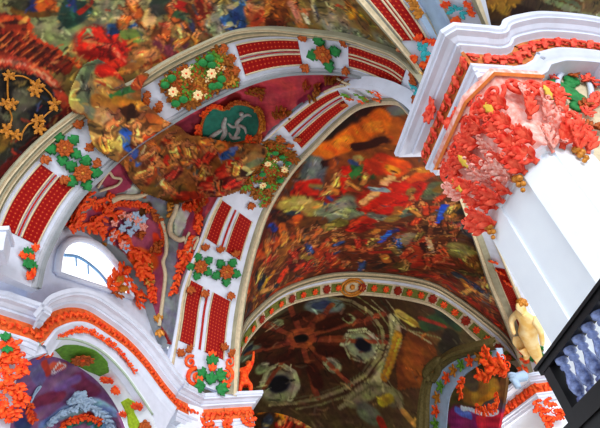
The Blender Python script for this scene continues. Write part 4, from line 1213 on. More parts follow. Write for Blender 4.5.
# ---- arched cornice and tympanum beside it
nRA = v3(-U1)
Pa = crv([p3(RA[3] - U2 * .5, HZ), p3(RA[3], HZ)] + [onwall(x, y, RA[3], RA[3] + U2) for x, y in [(504, 19), (519, 14), (547, 11), (600, 17), (640, 32), (685, 66)]], 80)
acr = thing('arched_cornice', 'white arched cornice with red scroll frieze over the green cartouche at the upper right', 'cornice', Pa[40])
Ga = arch_set(acr, Pa, nRA, SALMON, FRIEZE, .42)
W0 = RA[3] - U1 * 1.15 - U2 * .9; STy = wallsurf(W0, W0 + U2 * 6, 7.5, 14.6)
mb = MB(); slab(mb, STy, 0, 1, 0, 1, 0, -.3, ns=12); tag(mb.build('wall_right', CREAM), kind='structure')
mb = MB(); mb.grid(np.stack([Ga[:, -1], Ga[:, -1] + nRA * .7], 1)); mb.build('soffit', WHITE, acr)
car = thing('stucco_cartouche', 'green quatrefoil cartouche in a white hood at the right, red curls around it', 'cartouche', STy.pt(575, 92))
mb = MB(); beadline(mb, STy, [(556, 98), (556, 84), (562, 75), (572, 72), (582, 76), (588, 88), (590, 104)], 5, 0, .1); mb.build('hood_moulding', WHITE, car)
mb = MB()
O, X, Y, Z = STy.frame(572, 92)
for x, y, r in [(556, 87, 9), (564, 90, 7), (571, 82, 8), (570, 94, 8), (577, 100, 9), (576, 108, 7), (569, 86, 6)]:
    mb.ball(STy.pt(x, y) + Z * .05, mpp(O) * r, (X, Y, Z), sc=(1, 1, .3), n=6, m=12)
mb.build('green_field', GREEN, car)
for i, pts in enumerate([[(530, 82), (536, 74), (545, 72), (550, 82)], [(548, 102), (556, 98), (564, 104)], [(580, 84), (588, 84), (594, 90)], [(584, 118), (590, 106), (600, 98)], [(590, 76), (600, 74), (612, 84)], [(574, 128), (588, 130), (604, 134)], [(578, 110), (584, 108)], [(566, 78), (574, 80)]]):
    mb = MB(); acanthus(mb, STy, pts, 10, 0, 20 + i, 1.2, .1); mb.build('red_curl', RUST if i in (5, 6, 7) else SALMON, car)

# ---- left: pier with the red statue, near pier at the frame edge, arched cornice between
NL = v3(unit(np.array([-(LB[0] - LAp[1])[1], (LB[0] - LAp[1])[0]])))
WD = unit(LB[0] - LAp[1])
lpier = thing('pier', 'cornice block at the lower left centre carrying the tall patterned rib and red statue', 'pier', p3(LB[1], 0))
cornice_set(lpier, [LB[0] - WD * .4, LB[0], LB[1], LB[2], LB[2] + AX * 9], ORANGE, mat('orange_ground', (232, 104, 48), .6, var=.3), .3)
q = [LB[0] + NL[:2] * .8, LB[0] + NL[:2] * .62, LB[1] + (LB[2] - LB[1]) * .06 + AX * .7, LB[2] - (LB[2] - LB[1]) * .2 + AX * .7, LB[2] - (LB[2] - LB[1]) * .2 + AX * 2, LB[0] + NL[:2] * 2 + AX * 1.5]
mb = MB(); mb.prism(q, 0, HZ - .3); mb.build('shaft', PIERW, lpier, smooth=False)
SLB = wallsurf(LB[1] + AX * .62, LB[2] + AX * .62, 9.5, 12.8)
for i, pts in enumerate([[(196, 432), (204, 424), (214, 420)], [(222, 424), (232, 428)], [(246, 426), (250, 418)], [(206, 434), (220, 434)]]):
    mb = MB(); acanthus(mb, SLB, pts, 10, 0, i, 1.2, .1); mb.build('acanthus_branch', ORANGE, lpier)
npier = thing('pier', 'part of a pier at the left edge, red acanthus capital below a stepped white cornice', 'pier', p3(LAp[0], 0))
LA0 = LAp[0] + np.array([-3.2, -2.6])
cornice_set(npier, [LA0, LAp[0], LAp[1], LAp[1] + WD * .5], ORANGE, bpy.data.materials['orange_ground'], .3)
q = [LA0 + np.array([-.5, .7]), LAp[0] + np.array([-.5, .75]), LAp[1] + NL[:2] * .75, LAp[1] + NL[:2] * 2.5, LA0 + np.array([-2, 2.])]
mb = MB(); mb.prism(q, 0, HZ - .3); mb.build('shaft', WHITE, npier, smooth=False)

SLA = wallsurf(LA0 + np.array([-.5, .68]), LAp[0] + np.array([-.5, .7]) + unit(LAp[0] - LA0) * .9, 7, 12.9)
for i, pts in enumerate([[(2, 340), (8, 352), (12, 366)], [(0, 360), (4, 374), (14, 382)], [(14, 352), (22, 366), (20, 378)], [(2, 384), (10, 394), (20, 396)], [(16, 386), (22, 398), (18, 408)], [(0, 404), (6, 414), (12, 424)], [(12, 408), (14, 420)], [(6, 346), (16, 348)], [(-4, 396), (0, 420)], [(2, 354), (16, 360)]]):
    mb = MB(); acanthus(mb, SLA, pts, 10, 0, 40 + i, 1.4, .1); mb.build('acanthus_branch', ORANGE, npier)
sprigs('green_leaf', GREEN, npier, SLA, [(4, 344, 20), (6, 350, 200)], 9, 3, h=.2)

arl = thing('arched_cornice', 'white arched cornice with orange scroll frieze over the opening at the lower left', 'cornice', p3((LAp[1] + LB[0]) / 2, HZ))
Pl = crv([onwall(x, y, LAp[1], LB[0]) for x, y in [(33, 314), (42, 303), (52, 294), (74, 288), (96, 292), (119, 307), (140, 324), (159, 345), (178, 371), (189, 384)]], 90)
Gl = arch_set(arl, Pl, NL, ORANGE, bpy.data.materials['orange_ground'], .3)
def WL(d): return LAp[1] + NL[:2] * d, LB[0] + NL[:2] * d
ar0 = crv([onwall(x, y, *WL(.62)) for x, y in [(20, 360), (28, 352), (48, 342), (74, 341), (100, 352), (122, 373), (138, 395), (152, 416), (160, 440)]], 90)
ar1 = crv([onwall(x, y, *WL(2.0)) for x, y in [(16, 366), (31, 357), (55, 357), (77, 366), (100, 384), (117, 408), (127, 432), (132, 450)]], 90)
SWf = Surf(ruled(Gl[:, -2] + NL * .02, ar0, 14, 90)); SSo = Surf(ruled(ar0, ar1, 20, 120))
mb = MB(); slab(mb, SWf, 0, 1, 0, 1, 0, -.3, ns=10); mb.build('spandrel', BLUEW if 0 else WHITE, arl)
mb = MB(); slab(mb, SSo, 0, 1, 0, 1, 0, -.2, ns=8); mb.build('soffit', PIERW, arl)
mb = MB(); beadline(mb, SWf, [(28, 351), (48, 341), (74, 340), (100, 351), (122, 372), (138, 394), (152, 415)], 2.2, 0, .04); mb.build('arch_bead', mat('sage_bead', (170, 190, 170), .6), arl)
for i, pts in enumerate([[(54, 335), (64, 332), (74, 331)], [(74, 330), (86, 329), (98, 332)], [(96, 330), (106, 336), (112, 344)], [(112, 342), (120, 354), (128, 364), (134, 374)]]):
    mb = MB(); acanthus(mb, SWf, pts, 4 if i == 0 else 6, 0, 60 + i, .9, .03); mb.build('red_garland', ORANGE, arl)
def patch_from_poly(S, pts, h, m, name, parent, n=44):
    # raised flat field with a traced outline, laid on surface S
    A = np.array([S.inv(*p) for p in pts]); c = A.mean(0); mb = MB(); K = len(A)
    A = resamp(np.vstack([A, A[:1]]), 65)[:-1]; K = len(A)
    rings = [S.P(*(c + (A - c) * k).T) + S.Nn(*(c + (A - c) * k).T) * hh for k, hh in ((1, 0), (1, h), (.97, h * 1.15), (.66, h * 1.15), (.33, h * 1.15), (.02, h * 1.15))]
    mb.grid(np.array(rings), 0, True); return mb.build(name, m, parent, S.P(*c))
patch_from_poly(SSo, [(55, 350), (64, 345), (78, 345), (95, 350), (108, 362), (109, 372), (100, 376), (88, 371), (72, 364), (62, 358)], .03, LIME, 'green_panel', arl)
rosette(arl, SSo, 83, 356, 38, leaves=0, petals=10, centre=ORANGE)
patch_from_poly(SSo, [(121, 402), (128, 398), (135, 402), (134, 412), (142, 428), (132, 434), (128, 424), (127, 414)], .03, mat('yellow_green_panel', (160, 190, 40), .6, var=.3, scale=9), 'yellow_panel', arl)
for i, (x, y, a, s_) in enumerate([(113, 381, 30, 11), (109, 377, 100, 9), (116, 385, 190, 10), (141, 408, 20, 12), (146, 420, 190, 13), (126, 416, 20, 8), (44, 352, 60, 9), (52, 351, 100, 8)]):
    sprigs('orange_sprig', ORANGE if i != 4 else RUST, arl, SSo, [(x, y, a, s_)], 10, 4, h=.05)

mb = MB(); a = LB[0] + NL[:2] * .95 - WD * .9; b = LB[0] + NL[:2] * .95 + WD * 1.2
mb.prism([a, b, b + NL[:2] * 2, a + NL[:2] * 2], HZ - .3, HZ + 2.2); mb.build('rib_pedestal', WHITE, lpier, smooth=False)
mb = MB(); c_ = at(-9, 268, 15.7); mb.obox(np.array([c_[0], c_[1], HZ + .33]), v3(U1), v3(U2), np.array([0, 0, 1.]), .36, .36, .4); mb.obox(np.array([c_[0], c_[1], HZ + .78]), v3(U1), v3(U2), np.array([0, 0, 1.]), .44, .44, .08); mb.build('rib_pedestal', WHITE, npier, smooth=False)
mb = MB(); a = LAp[0] + NL[:2] * 1.7 - WD * 3; b = LAp[1] + NL[:2] * 1.55 + WD * 1.0
mb.prism([a, b, b + NL[:2] * 1, a + NL[:2] * 1], HZ - .3, HZ + 3.0); mb.build('rib_pedestal', WHITE, npier, smooth=False)
# gallery vault seen through the opening
gv = crv([onwall(x, y, *WL(5.5)) for x, y in [(-30, 446), (10, 474), (60, 480), (120, 474), (150, 470)]], 120)
SGV = Surf(ruled(ar1 + NL * .02, gv, 90, 120))
GV = '''
S 124,84,128 60 40,380 90,400
S 120,50,84 14 76,380 92,392
S 130,50,80 12 40,400 60,396
S 110,100,150 12 34,366 40,380
S 124,96,146 10 60,386 76,380
S 214,96,70 8 52,366 64,366
D 220,214,220 1.8 50,374 60,362 67,366 52,374
S 180,60,50 6 44,362 48,374
S 170,60,60 4 28,406 36,416 26,424
S 60,70,120 10 20,420 26,428
S 150,180,210 16 66,412 90,404 112,412
S 120,150,190 10 44,424 60,414
S 196,60,40 8 64,424 84,416 104,422
S 30,110,90 6 70,424 86,420
S 130,170,220 10 96,426 110,424
'''
gvo = painted('ceiling', SGV, np.clip(paint(SGV, (150, 100, 136), GV, 31, mottling=.08) * 1.1, 0, 255)); tag(gvo, kind='structure')
gst = thing('stucco_ornament', 'pale blue stucco crest on the purple gallery vault, lower left corner', 'ornament', SGV.pt(76, 404))
for i, (pts, px) in enumerate([([(46, 424), (60, 412), (76, 406)], 7), ([(76, 404), (92, 406), (108, 414)], 7), ([(70, 400), (77, 392), (84, 398)], 9), ([(66, 402), (78, 396), (92, 402)], 8), ([(100, 412), (112, 420), (116, 428)], 8)]):
    mb = MB(); beadline(mb, SGV, pts, 4, 0, .08); acanthus(mb, SGV, pts, px, 0, 80 + i, 1.0, .1); mb.build('crest_branch', BLUEW, gst)
for i, (pts, px) in enumerate([([(56, 428), (70, 418), (86, 414)], 6), ([(88, 414), (104, 420)], 6)]):
    mb = MB(); acanthus(mb, SGV, pts, px, 0, 90 + i, 1.0, .12); mb.build('red_branch', ORANGE, gst)
for i, p in enumerate([(68, 425), (78, 421), (90, 421), (98, 424)]):
    O, X, Y, Z = SGV.frame(*p); mb = MB(); mb.ball(O + Z * .1, mpp(O) * 4, (X, Y, Z), sc=(1, .7, .4)); mb.build('teal_boss', TEAL, gst)
so_ = thing('stucco_sprig', 'thin white curl of stucco on the purple gallery vault beside the red capital', 'ornament', SGV.pt(36, 392))
mb = MB(); beadline(mb, SGV, [(30, 402), (34, 394), (40, 386), (36, 388), (32, 396)], 1.6, 0, .06); mb.build('curl', BLUEW, so_)
mb = MB(); acanthus(mb, SGV, [(30, 402), (28, 412), (34, 420)], 7, 0, 99); mb.build('red_twig', ORANGE, so_)

# ---- far right pier and the choir side arch
rp = thing('pier', 'distant blue-white cornice block at the right, between the golden angel and the black balustrade', 'pier', p3(RB0, 0))
RB2 = atz(550, 369, HZ)[:2]; RB3 = RB2 + unit(RB2 - RB0) * .2 + np.array([3.5, -1.0])
cornice_set(rp, [RB0 + AX * 7, RB0, RB2, RB3], ORANGE, bpy.data.materials['orange_ground'], .6)
qn = -CR
mb = MB(); mb.prism([RB0 + AX * 6 + CR * .8, RB0 + CR * .8 + AX * .8, RB2 + AX * .8, RB3 + AX * .8, RB3 + AX * 5], 0, HZ - .3); mb.build('shaft', PIERW, rp, smooth=False)
SRB = wallsurf(RB0 + CR * .3 + AX * .62, RB3 + AX * .62, 8, 12.9)
for i, pts in enumerate([[(534, 402), (540, 412), (546, 420)], [(546, 400), (552, 408)], [(540, 424), (552, 424)], [(556, 410), (564, 420)]]):
    mb = MB(); acanthus(mb, SRB, pts, 9, 0, 110 + i, 1.2, .12); mb.build('acanthus_branch', ORANGE, rp)
rv = thing('volute', 'curled pale blue volute beside the distant cornice block at the lower right', 'ornament', at(506, 384, 35))
SV_ = wallsurf(RB0 - CR * 3.5 - AX * 2.2, RB0 + CR * 1.5 - AX * 2.2, 9, 17)
mb = MB(); P = crv([SV_.pt(x, y) for x, y in [(524, 376), (514, 378), (504, 376), (497, 380), (496, 388), (501, 392), (505, 387)]], 40); mb.tube(P, np.linspace(.32, .16, 40), 8); mb.build('scroll', BLUEW, rv)
CWa = CM + CR * 5.6 - AX * 12; CWb = CM + CR * 5.6 + AX * 11
SCW = wallsurf(CWa, CWb, 6, 21.5, 200, 140)
CW = '''
P 70,60,36 440,470 446,400 455,380 470,366 500,352 540,350 540,470
S 130,92,44 24 466,388 490,396
S 150,116,50 12 476,398 494,384
S 84,76,60 16 468,378 472,382
S 76,70,72 14 486,404 498,406
S 170,120,40 6 480,402 494,390
S 120,40,90 24 456,420 500,424
S 170,40,60 12 480,422 500,420
S 90,110,180 6 456,410 470,416
S 190,200,220 4 462,408 480,412 496,412
'''
cw = painted('wall_fresco', Surf(SCW.G[:, :]), paint(SCW, (58, 44, 26), CW, 37), thick=.2) if 0 else None
low = crv([onwall(x, y, CWa, CWb) for x, y in [(446, 470), (447, 428), (450, 399), (457, 385), (468, 373), (482, 364), (499, 359)]], 90)
low2 = crv([onwall(x, y, CWa, CWb) for x, y in [(490, 470), (496, 440), (500, 420), (503, 405), (505, 392), (506, 380), (504, 370)]], 90)
SCF = Surf(ruled(low, low2, 90, 120))
cw = painted('wall_fresco', SCF, np.clip(paint(SCF, (110, 80, 44), CW, 37) * 1.35, 0, 255), thick=.2)
tag(cw, 'small brown and gold fresco inside the choir side arch, red stucco above it', 'fresco')
sar = thing('side_arch', 'side arch of the choir at the lower right, pale band with red and gold flowers', 'arch', p3(CWb, HZ))
a_o = crv([onwall(x, y, CWa, CWb) for x, y in [(430, 470), (430, 428), (431, 390), (439, 373), (455, 360), (478, 353), (497, 348)]], 90)
a_p = crv([onwall(x, y, CWa - CR * .5, CWb - CR * .5) for x, y in [(415, 470), (417, 428), (420, 392), (426, 372), (438, 360), (454, 350), (478, 344), (494, 341)]], 90)
SSA = Surf(ruled(a_o, low, 14, 90)); SSP = Surf(ruled(a_p, a_o, 8, 90))
mb = MB(); slab(mb, SSA, 0, 1, 0, 1, .06, -.4, ns=6); mb.build('band', BLUEW, sar)
mb = MB(); mould(mb, SSP, [(0, -.3), (0, .2), (.25, .3), (.45, .12), (.7, .2), (1, .1)]); mb.build('olive_moulding', mat('dull_olive', (110, 98, 58), .6, var=.3), sar)
for i, t_ in enumerate(np.linspace(.1, .95, 12)):
    q = proj(SSA.P(t_, .5)); sprigs('flower', (ORANGE, GOLD, LIME)[i % 3], sar, SSA, [(float(q[0]), float(q[1]), 40 * i, 8)], 8, 5, 288, .12)
mb = MB(); P = crv([SSP.pt(x, y) for x, y in [(430, 380), (426, 374), (427, 364), (432, 358), (438, 360), (438, 372), (433, 380)]], 40); mb.tube(P, .3, 8); mb.build('oval_frame', mat('dull_olive', (110, 98, 58)), sar)
O, X, Y, Z = SSP.frame(432, 369); mb = MB(); mb.ball(O, mpp(O) * 7, (X, Y, Z), sc=(.8, 1.3, .3)); mb.build('oval_field', mat('ochre_field', (130, 84, 36), .6), sar)
red = thing('stucco_acanthus', 'red acanthus spray over the small brown fresco at the foot of the choir arch', 'ornament', SCF.pt(500, 364))
SCX = wallsurf(CWa - AX * 5 - CR * .8, CWb - CR * .8, 10, 20)
for i, (pts, px) in enumerate([([(510, 370), (502, 368), (492, 362)], 13), ([(494, 366), (488, 356), (490, 348)], 12), ([(494, 372), (486, 378), (480, 372)], 9), ([(506, 366), (500, 356)], 12), ([(466, 378), (462, 388), (464, 398)], 7), ([(478, 408), (486, 412), (494, 408)], 8), ([(498, 392), (500, 402), (496, 410)], 6)]):
    mb = MB(); acanthus(mb, SCX, pts, px, 0, 120 + i, 1.3, .1); mb.build('branch', ORANGE, red)

# ================================================================== BALUSTRADE
r0 = 7.6; PR = at(548, 369, r0); zr = PR[2]; PRb = atz(600, 302, zr); e_ = unit(PRb - PR); e2 = unit(np.array([e_[1], -e_[0], 0])); ez = np.array([0, 0, 1.])
if e2 @ PR < 0: e2 = -e2
bal = thing('balustrade', 'black balustrade with glossy blue-white balusters in the lower right corner', 'balustrade', PR - ez * 1.3)
def beam(name, o0, o1, zc, hh, ww, m=BLACK):
    mb = MB(); c = PR + e_ * (o0 + o1) / 2 + ez * zc; mb.obox(c, e_, e2, ez, (o1 - o0) / 2, ww, hh); mb.build(name, m, bal, c, smooth=False)
beam('top_rail', -.06, 3.2, .0, .045, .10); beam('rail_cap', -.1, 3.2, .055, .02, .13)
beam('corner_post', .0, .2, -.33, .29, .09); beam('foot_rail', -.02, 3.2, -.64, .05, .10); beam('plinth', -.42, 3.2, -.78, .06, .2); beam('panel', -.2, 3.2, -1.15, .32, .16)
def baluster(o):
    c = PR + e_ * o - ez * .59; prof = [(.075, 0), (.075, .05), (.04, .07), (.07, .12), (.088, .19), (.08, .25), (.045, .34), (.034, .39), (.06, .41), (.06, .44), (.04, .46), (.075, .49), (.075, .55)]
    G = np.array([[c + np.array([r * math.cos(a), r * math.sin(a), z]) for a in np.arange(12) * math.pi / 6] for r, z in prof]); mb = MB(); mb.grid(G, 0, True); return mb.build('baluster', BALUS, bal, c)
b0 = baluster(.36)
for k in range(1, 11):
    c = b0.copy(); COL.objects.link(c); c.parent = bal; c.location = b0.location + Vector(e_ * .26 * k)

# ================================================================== STATUES
def figure3(name, label, cat, O, X, Y, Z, h, m, joints, bones, hair=None):
    # one continuous skinned body; joints: name -> (x, y, z, radius) in body heights
    bm = __import__('bmesh').new(); sl = bm.verts.layers.skin.verify(); vs = {}
    for k, (x, y, z, r) in joints.items():
        v = bm.verts.new(Vector((X * x + Y * y + Z * z) * h)); v[sl].radius = (r * h, r * h); v[sl].use_root = (k == 'pelvis'); vs[k] = v
    for a, b in bones: bm.edges.new((vs[a], vs[b]))
    me = bpy.data.meshes.new(name); bm.to_mesh(me); bm.free(); me.materials.append(m)
    ob = bpy.data.objects.new(name, me); COL.objects.link(ob); ob.location = Vector(O); ORG[ob] = np.asarray(O, float)
    ob.modifiers.new('skin', 'SKIN').use_smooth_shade = True; sd = ob.modifiers.new('round', 'SUBSURF'); sd.levels = 1; sd.render_levels = 2
    if hair:
        hx, hy, hz, r = joints['head']; mb = MB(); c = O + (X * hx + Y * (hy + .012) + Z * (hz - .012)) * h
        for k in range(14):
            a = k * 2.4; u = .2 + .8 * k / 14; mb.ball(c + (X * math.cos(a) * u + Y * (1 - u * u) ** .5 + Z * (math.sin(a) * u - .35)) * r * h * .75, r * h * .42, n=4, m=6)
        mb.build('hair', hair, ob, c)
    return tag(ob, label, cat)
BONES = [('pelvis', 'belly'), ('belly', 'chest'), ('chest', 'neck'), ('neck', 'head'), ('head', 'crown'), ('head', 'nose'), ('chest', 'sl'), ('sl', 'el'), ('el', 'wl'), ('wl', 'hl'), ('chest', 'sr'), ('sr', 'er'), ('er', 'wr'), ('wr', 'hr'),
         ('pelvis', 'kl'), ('kl', 'al'), ('al', 'tl'), ('pelvis', 'kr'), ('kr', 'ar'), ('ar', 'tr')]
def J(**k): return k
Xr = R @ np.array([1., 0, 0]); Xr[2] = 0; Xr = unit(Xr)
Ost = atz(251, 389.5, HZ) + v3(AX) * .7; Yst = np.array([0, 0, 1.]); Zst = unit(-v3(AX)); Xst = np.cross(Yst, Zst)
figure3('statue', 'small red putto statue with one arm raised, standing on the cornice end', 'statue', Ost, Xst, Yst, Zst, 2.5, ORANGE,
    J(pelvis=(-.02, .36, 0, .085), belly=(0, .46, .01, .075), chest=(.06, .56, 0, .085), neck=(.12, .64, 0, .04), head=(.16, .72, .01, .07), crown=(.18, .78, 0, .05), nose=(.17, .72, .08, .014),
      sl=(-.03, .6, 0, .045), el=(-.17, .53, .04, .035), wl=(-.27, .6, .08, .026), hl=(-.31, .64, .09, .022),
      sr=(.15, .6, 0, .045), er=(.24, .76, .02, .036), wr=(.28, .92, .04, .027), hr=(.29, 1.0, .05, .024),
      kl=(-.13, .2, .08, .055), al=(-.17, .03, .02, .034), tl=(-.18, .012, .1, .02), kr=(.1, .2, .06, .055), ar=(.08, .03, -.02, .034), tr=(.1, .012, .07, .02)), BONES, RUST)
# drapery at its foot
st2 = thing('stucco_acanthus', 'red stucco leaf spray behind the small statue on the cornice end', 'ornament', Ost + v3(AX) * .3)
SStt = wallsurf(Ost[:2] - CR * 1.0 + AX * .3, Ost[:2] + CR * 1.0 + AX * .3, HZ, HZ + 2.5)
mb = MB(); acanthus(mb, SStt, [(245, 388), (241, 381), (239, 376)], 6, 0, 7, 1.2); mb.build('branch', ORANGE, st2)
O, X, Y, Z = SD.frame(534, 336); h_ = mpp(O) * 70
a_ = math.radians(24); Xa, Ya = X * math.cos(a_) - Y * math.sin(a_), Y * math.cos(a_) + X * math.sin(a_)
Xa, Ya = X * math.cos(a_) + Y * math.sin(a_), Y * math.cos(a_) - X * math.sin(a_)
Oa = O + Z * .45 - Ya * h_ * .30
figure3('angel_statue', 'pale golden stucco angel leaning on the red rib panel beside the white pier', 'statue', Oa, Xa, Ya, Z, h_, PALEG,
    J(pelvis=(0, .42, 0, .11), belly=(.02, .52, .02, .095), chest=(0, .63, .02, .11), neck=(-.02, .73, .02, .045), head=(-.04, .82, .04, .075), crown=(-.05, .89, .03, .055), nose=(-.05, .82, .115, .015),
      sl=(-.12, .68, .02, .055), el=(-.2, .56, .06, .042), wl=(-.14, .46, .12, .032), hl=(-.1, .42, .14, .028), sr=(.12, .68, .02, .055), er=(.22, .58, .05, .042), wr=(.25, .44, .08, .032), hr=(.25, .38, .09, .028),
      kl=(-.08, .24, .08, .085), al=(-.04, .05, .02, .05), tl=(-.05, -.01, .07, .03), kr=(.1, .22, .06, .09), ar=(.14, .02, .02, .05), tr=(.14, -.04, .07, .03)), BONES, GOLD)
wg = thing('stucco_acanthus', 'red leaf stucco curling under the golden angel beside the distant cornice', 'ornament', SD.pt(534, 352))
for i, pts in enumerate([[(530, 362), (526, 352), (528, 342)], [(556, 366), (552, 358)], [(528, 372), (524, 364)]]):
    mb = MB(); acanthus(mb, SD, pts, 9, 0, 140 + i, 1.2, .15); mb.build('branch', ORANGE, wg)

# ================================================================== PAINTED STUCCO CLOUD SPILLING OVER THE RIB
from mathutils.bvhtree import BVHTree
def bvh(S):
    n, m = S.nt, S.ns; V = S.G.reshape(-1, 3).tolist(); f = [(i * m + j, i * m + j + 1, (i + 1) * m + j + 1, (i + 1) * m + j) for i in range(n - 1) for j in range(m - 1)]
    return BVHTree.FromPolygons(V, f)
BV = [bvh(SF1), bvh(SA), bvh(SV1), bvh(SB)]
poly = crv(np.array([(98, 58, 0), (84, 64, 0), (75, 78, 0), (68, 97, 0), (72, 112, 0), (85, 117, 0), (88, 130, 0), (93, 146, 0), (106, 157, 0), (122, 166, 0), (130, 180, 0), (142, 192, 0), (158, 199, 0), (176, 204, 0), (200, 199, 0), (224, 197, 0), (240, 190, 0), (250, 176, 0), (262, 164, 0), (268, 150, 0), (258, 143, 0), (240, 143, 0), (222, 140, 0), (204, 136, 0), (190, 134, 0), (180, 126, 0), (165, 119, 0), (152, 108, 0), (142, 100, 0), (143, 86, 0), (150, 74, 0), (138, 74, 0), (128, 86, 0), (122, 76, 0), (112, 66, 0), (98, 58, 0)], float), 260)[:, :2]
def inpoly(x, y):
    c = False; j = len(poly) - 1
    for i in range(len(poly)):
        a, b = poly[i], poly[j]
        if (a[1] > y) != (b[1] > y) and x < (b[0] - a[0]) * (y - a[1]) / (b[1] - a[1] + 1e-12) + a[0]: c = not c
        j = i
    return c
gx = np.arange(62, 276, 1.1); gy = np.arange(52, 210, 1.1); D_ = np.zeros((len(gx), len(gy)))
for i, x in enumerate(gx):
    for j, y in enumerate(gy):
        d = Vector(raydir((x, y))); best = 60.
        for b in BV:
            h = b.ray_cast(Vector(EYE), d)
            if h[0] is not None: best = min(best, h[3])
        D_[i, j] = best
D_ = np.where(D_ > 40, np.median(D_), D_)
Kf = lambda A: (np.roll(A, 1, 0) + np.roll(A, -1, 0) + np.roll(A, 1, 1) + np.roll(A, -1, 1) + A) / 5
Dm = D_.copy()
for _ in range(40): Dm = np.minimum(Kf(Dm), D_)
GC = np.array([[EYE + raydir((x, y)) * (Dm[i, j] - .42) for j, y in enumerate(gy)] for i, x in enumerate(gx)])
SCl = Surf(GC)
CL = '''
S 150,132,84 40 92,90 110,100
S 120,126,96 14 98,58 84,68 78,84 82,100 92,112
S 92,100,80 5 100,60 90,68 84,84 90,104
S 190,160,90 7 76,84 72,100 80,110
S 196,140,70 20 106,84 116,94
S 222,170,90 9 100,84 108,82
S 170,110,44 16 98,102 112,108
S 200,150,90 20 104,118 112,124
S 220,186,120 9 106,120 114,118
S 214,170,90 12 90,132 104,140 118,148
S 160,120,54 14 98,146 112,154
S 110,84,40 8 92,126 100,130
S 200,36,20 14 104,70 116,66 124,72
S 60,120,60 6 114,96 124,92 132,90
S 190,80,36 12 134,84 142,80 146,84
S 180,120,40 10 118,100 130,104
S 206,130,40 10 124,104 136,108 144,106
S 80,40,18 12 128,112 140,120
S 60,30,16 8 132,108 130,122
S 196,100,40 12 150,120 162,124
S 50,96,180 12 126,134 130,146 134,158
S 60,110,200 9 138,136 142,144
S 70,110,190 7 136,152 138,164
S 210,190,140 5 144,134 146,146 138,162
S 220,190,120 4 136,146 132,152
S 196,100,50 10 150,142 156,150
S 120,60,30 12 148,156 146,170
S 90,40,20 9 144,124 158,134
S 200,40,22 10 154,154 158,174
S 210,50,26 8 168,158 164,172
S 230,130,50 7 150,144 158,150
G 206,70,30 20 150,134,30 168,138,-20 158,166,10
G 190,110,50 16 142,118,30 164,126,60
S 60,110,60 6 178,156 176,160
S 146,90,36 32 166,184 190,186
S 120,88,36 22 158,192 180,196
S 170,110,50 12 176,176 190,178
S 206,80,24 14 184,160 194,150
G 226,130,50 17 192,152,10 200,166,-30 208,158,40
S 240,170,80 6 188,148 194,150
S 226,120,50 14 206,144 222,148
S 230,160,80 6 208,150 222,146
S 190,110,50 10 204,134 218,136
S 50,100,190 9 224,156 232,152
S 120,150,210 5 230,150 236,148
S 96,120,110 6 196,174 206,170
S 206,44,24 18 222,176 238,166
S 190,30,20 14 210,184 226,182
S 226,70,40 5 214,178 232,170
S 120,16,12 5 222,186 240,176
G 200,40,24 18 222,190,70 240,180,40
S 220,140,80 5 200,186 220,184
S 210,120,60 5 204,192 218,194
S 150,110,60 12 244,160 256,156
S 120,120,90 8 248,166 262,160
S 190,170,110 6 244,168 250,172
S 60,30,20 8 240,172 246,176
S 200,60,30 10 180,196 200,196
'''
CL += '''
G 236,150,80 17 118,118,20 136,126,-20 152,150,30 172,146,0 148,170,40 162,178,-10
G 210,60,36 16 176,168,20 194,158,-30 212,150,10 230,172,50 214,186,70
G 220,140,60 14 104,140,0 128,160,20 186,146,10 206,170,60 238,164,30
'''
colC = paint(SCl, (146, 92, 42), CL, 41, dabs=900, tint=((232, 150, 80), (44, 26, 16), (206, 44, 22), (70, 84, 116), (222, 176, 96), (150, 140, 100)))
ins = np.array([[inpoly(x, y) for y in gy] for x in gx])
mb = MB(); idx = -np.ones(ins.shape, int); V = []; ids = []
for i in range(len(gx)):
    for j in range(len(gy)):
        if ins[i, j]: idx[i, j] = len(V); V.append(GC[i, j]); ids.append(i * len(gy) + j)
n0 = len(V); back = [v + raydir(proj(v)) * .3 for v in V]; fc = []; edges = {}
for i in range(len(gx) - 1):
    for j in range(len(gy) - 1):
        q = (idx[i, j], idx[i + 1, j], idx[i + 1, j + 1], idx[i, j + 1])
        if min(q) >= 0:
            fc.append(q)
            for k in range(4):
                e = (q[k], q[(k + 1) % 4]); edges[e] = 1
rim = [e for e in edges if (e[1], e[0]) not in edges]
fc2 = fc + [tuple(k + n0 for k in f[::-1]) for f in fc] + [(b, a, a + n0, b + n0) for a, b in rim]
mb.add(V + back, fc2); cc = colC[ids]
cl = mb.build('painted_cloud', PAINT, None, col=np.vstack([cc, cc]))
tag(cl, 'painted stucco cloud with figures spilling across the broad rib onto the purple vault', 'cloud relief')

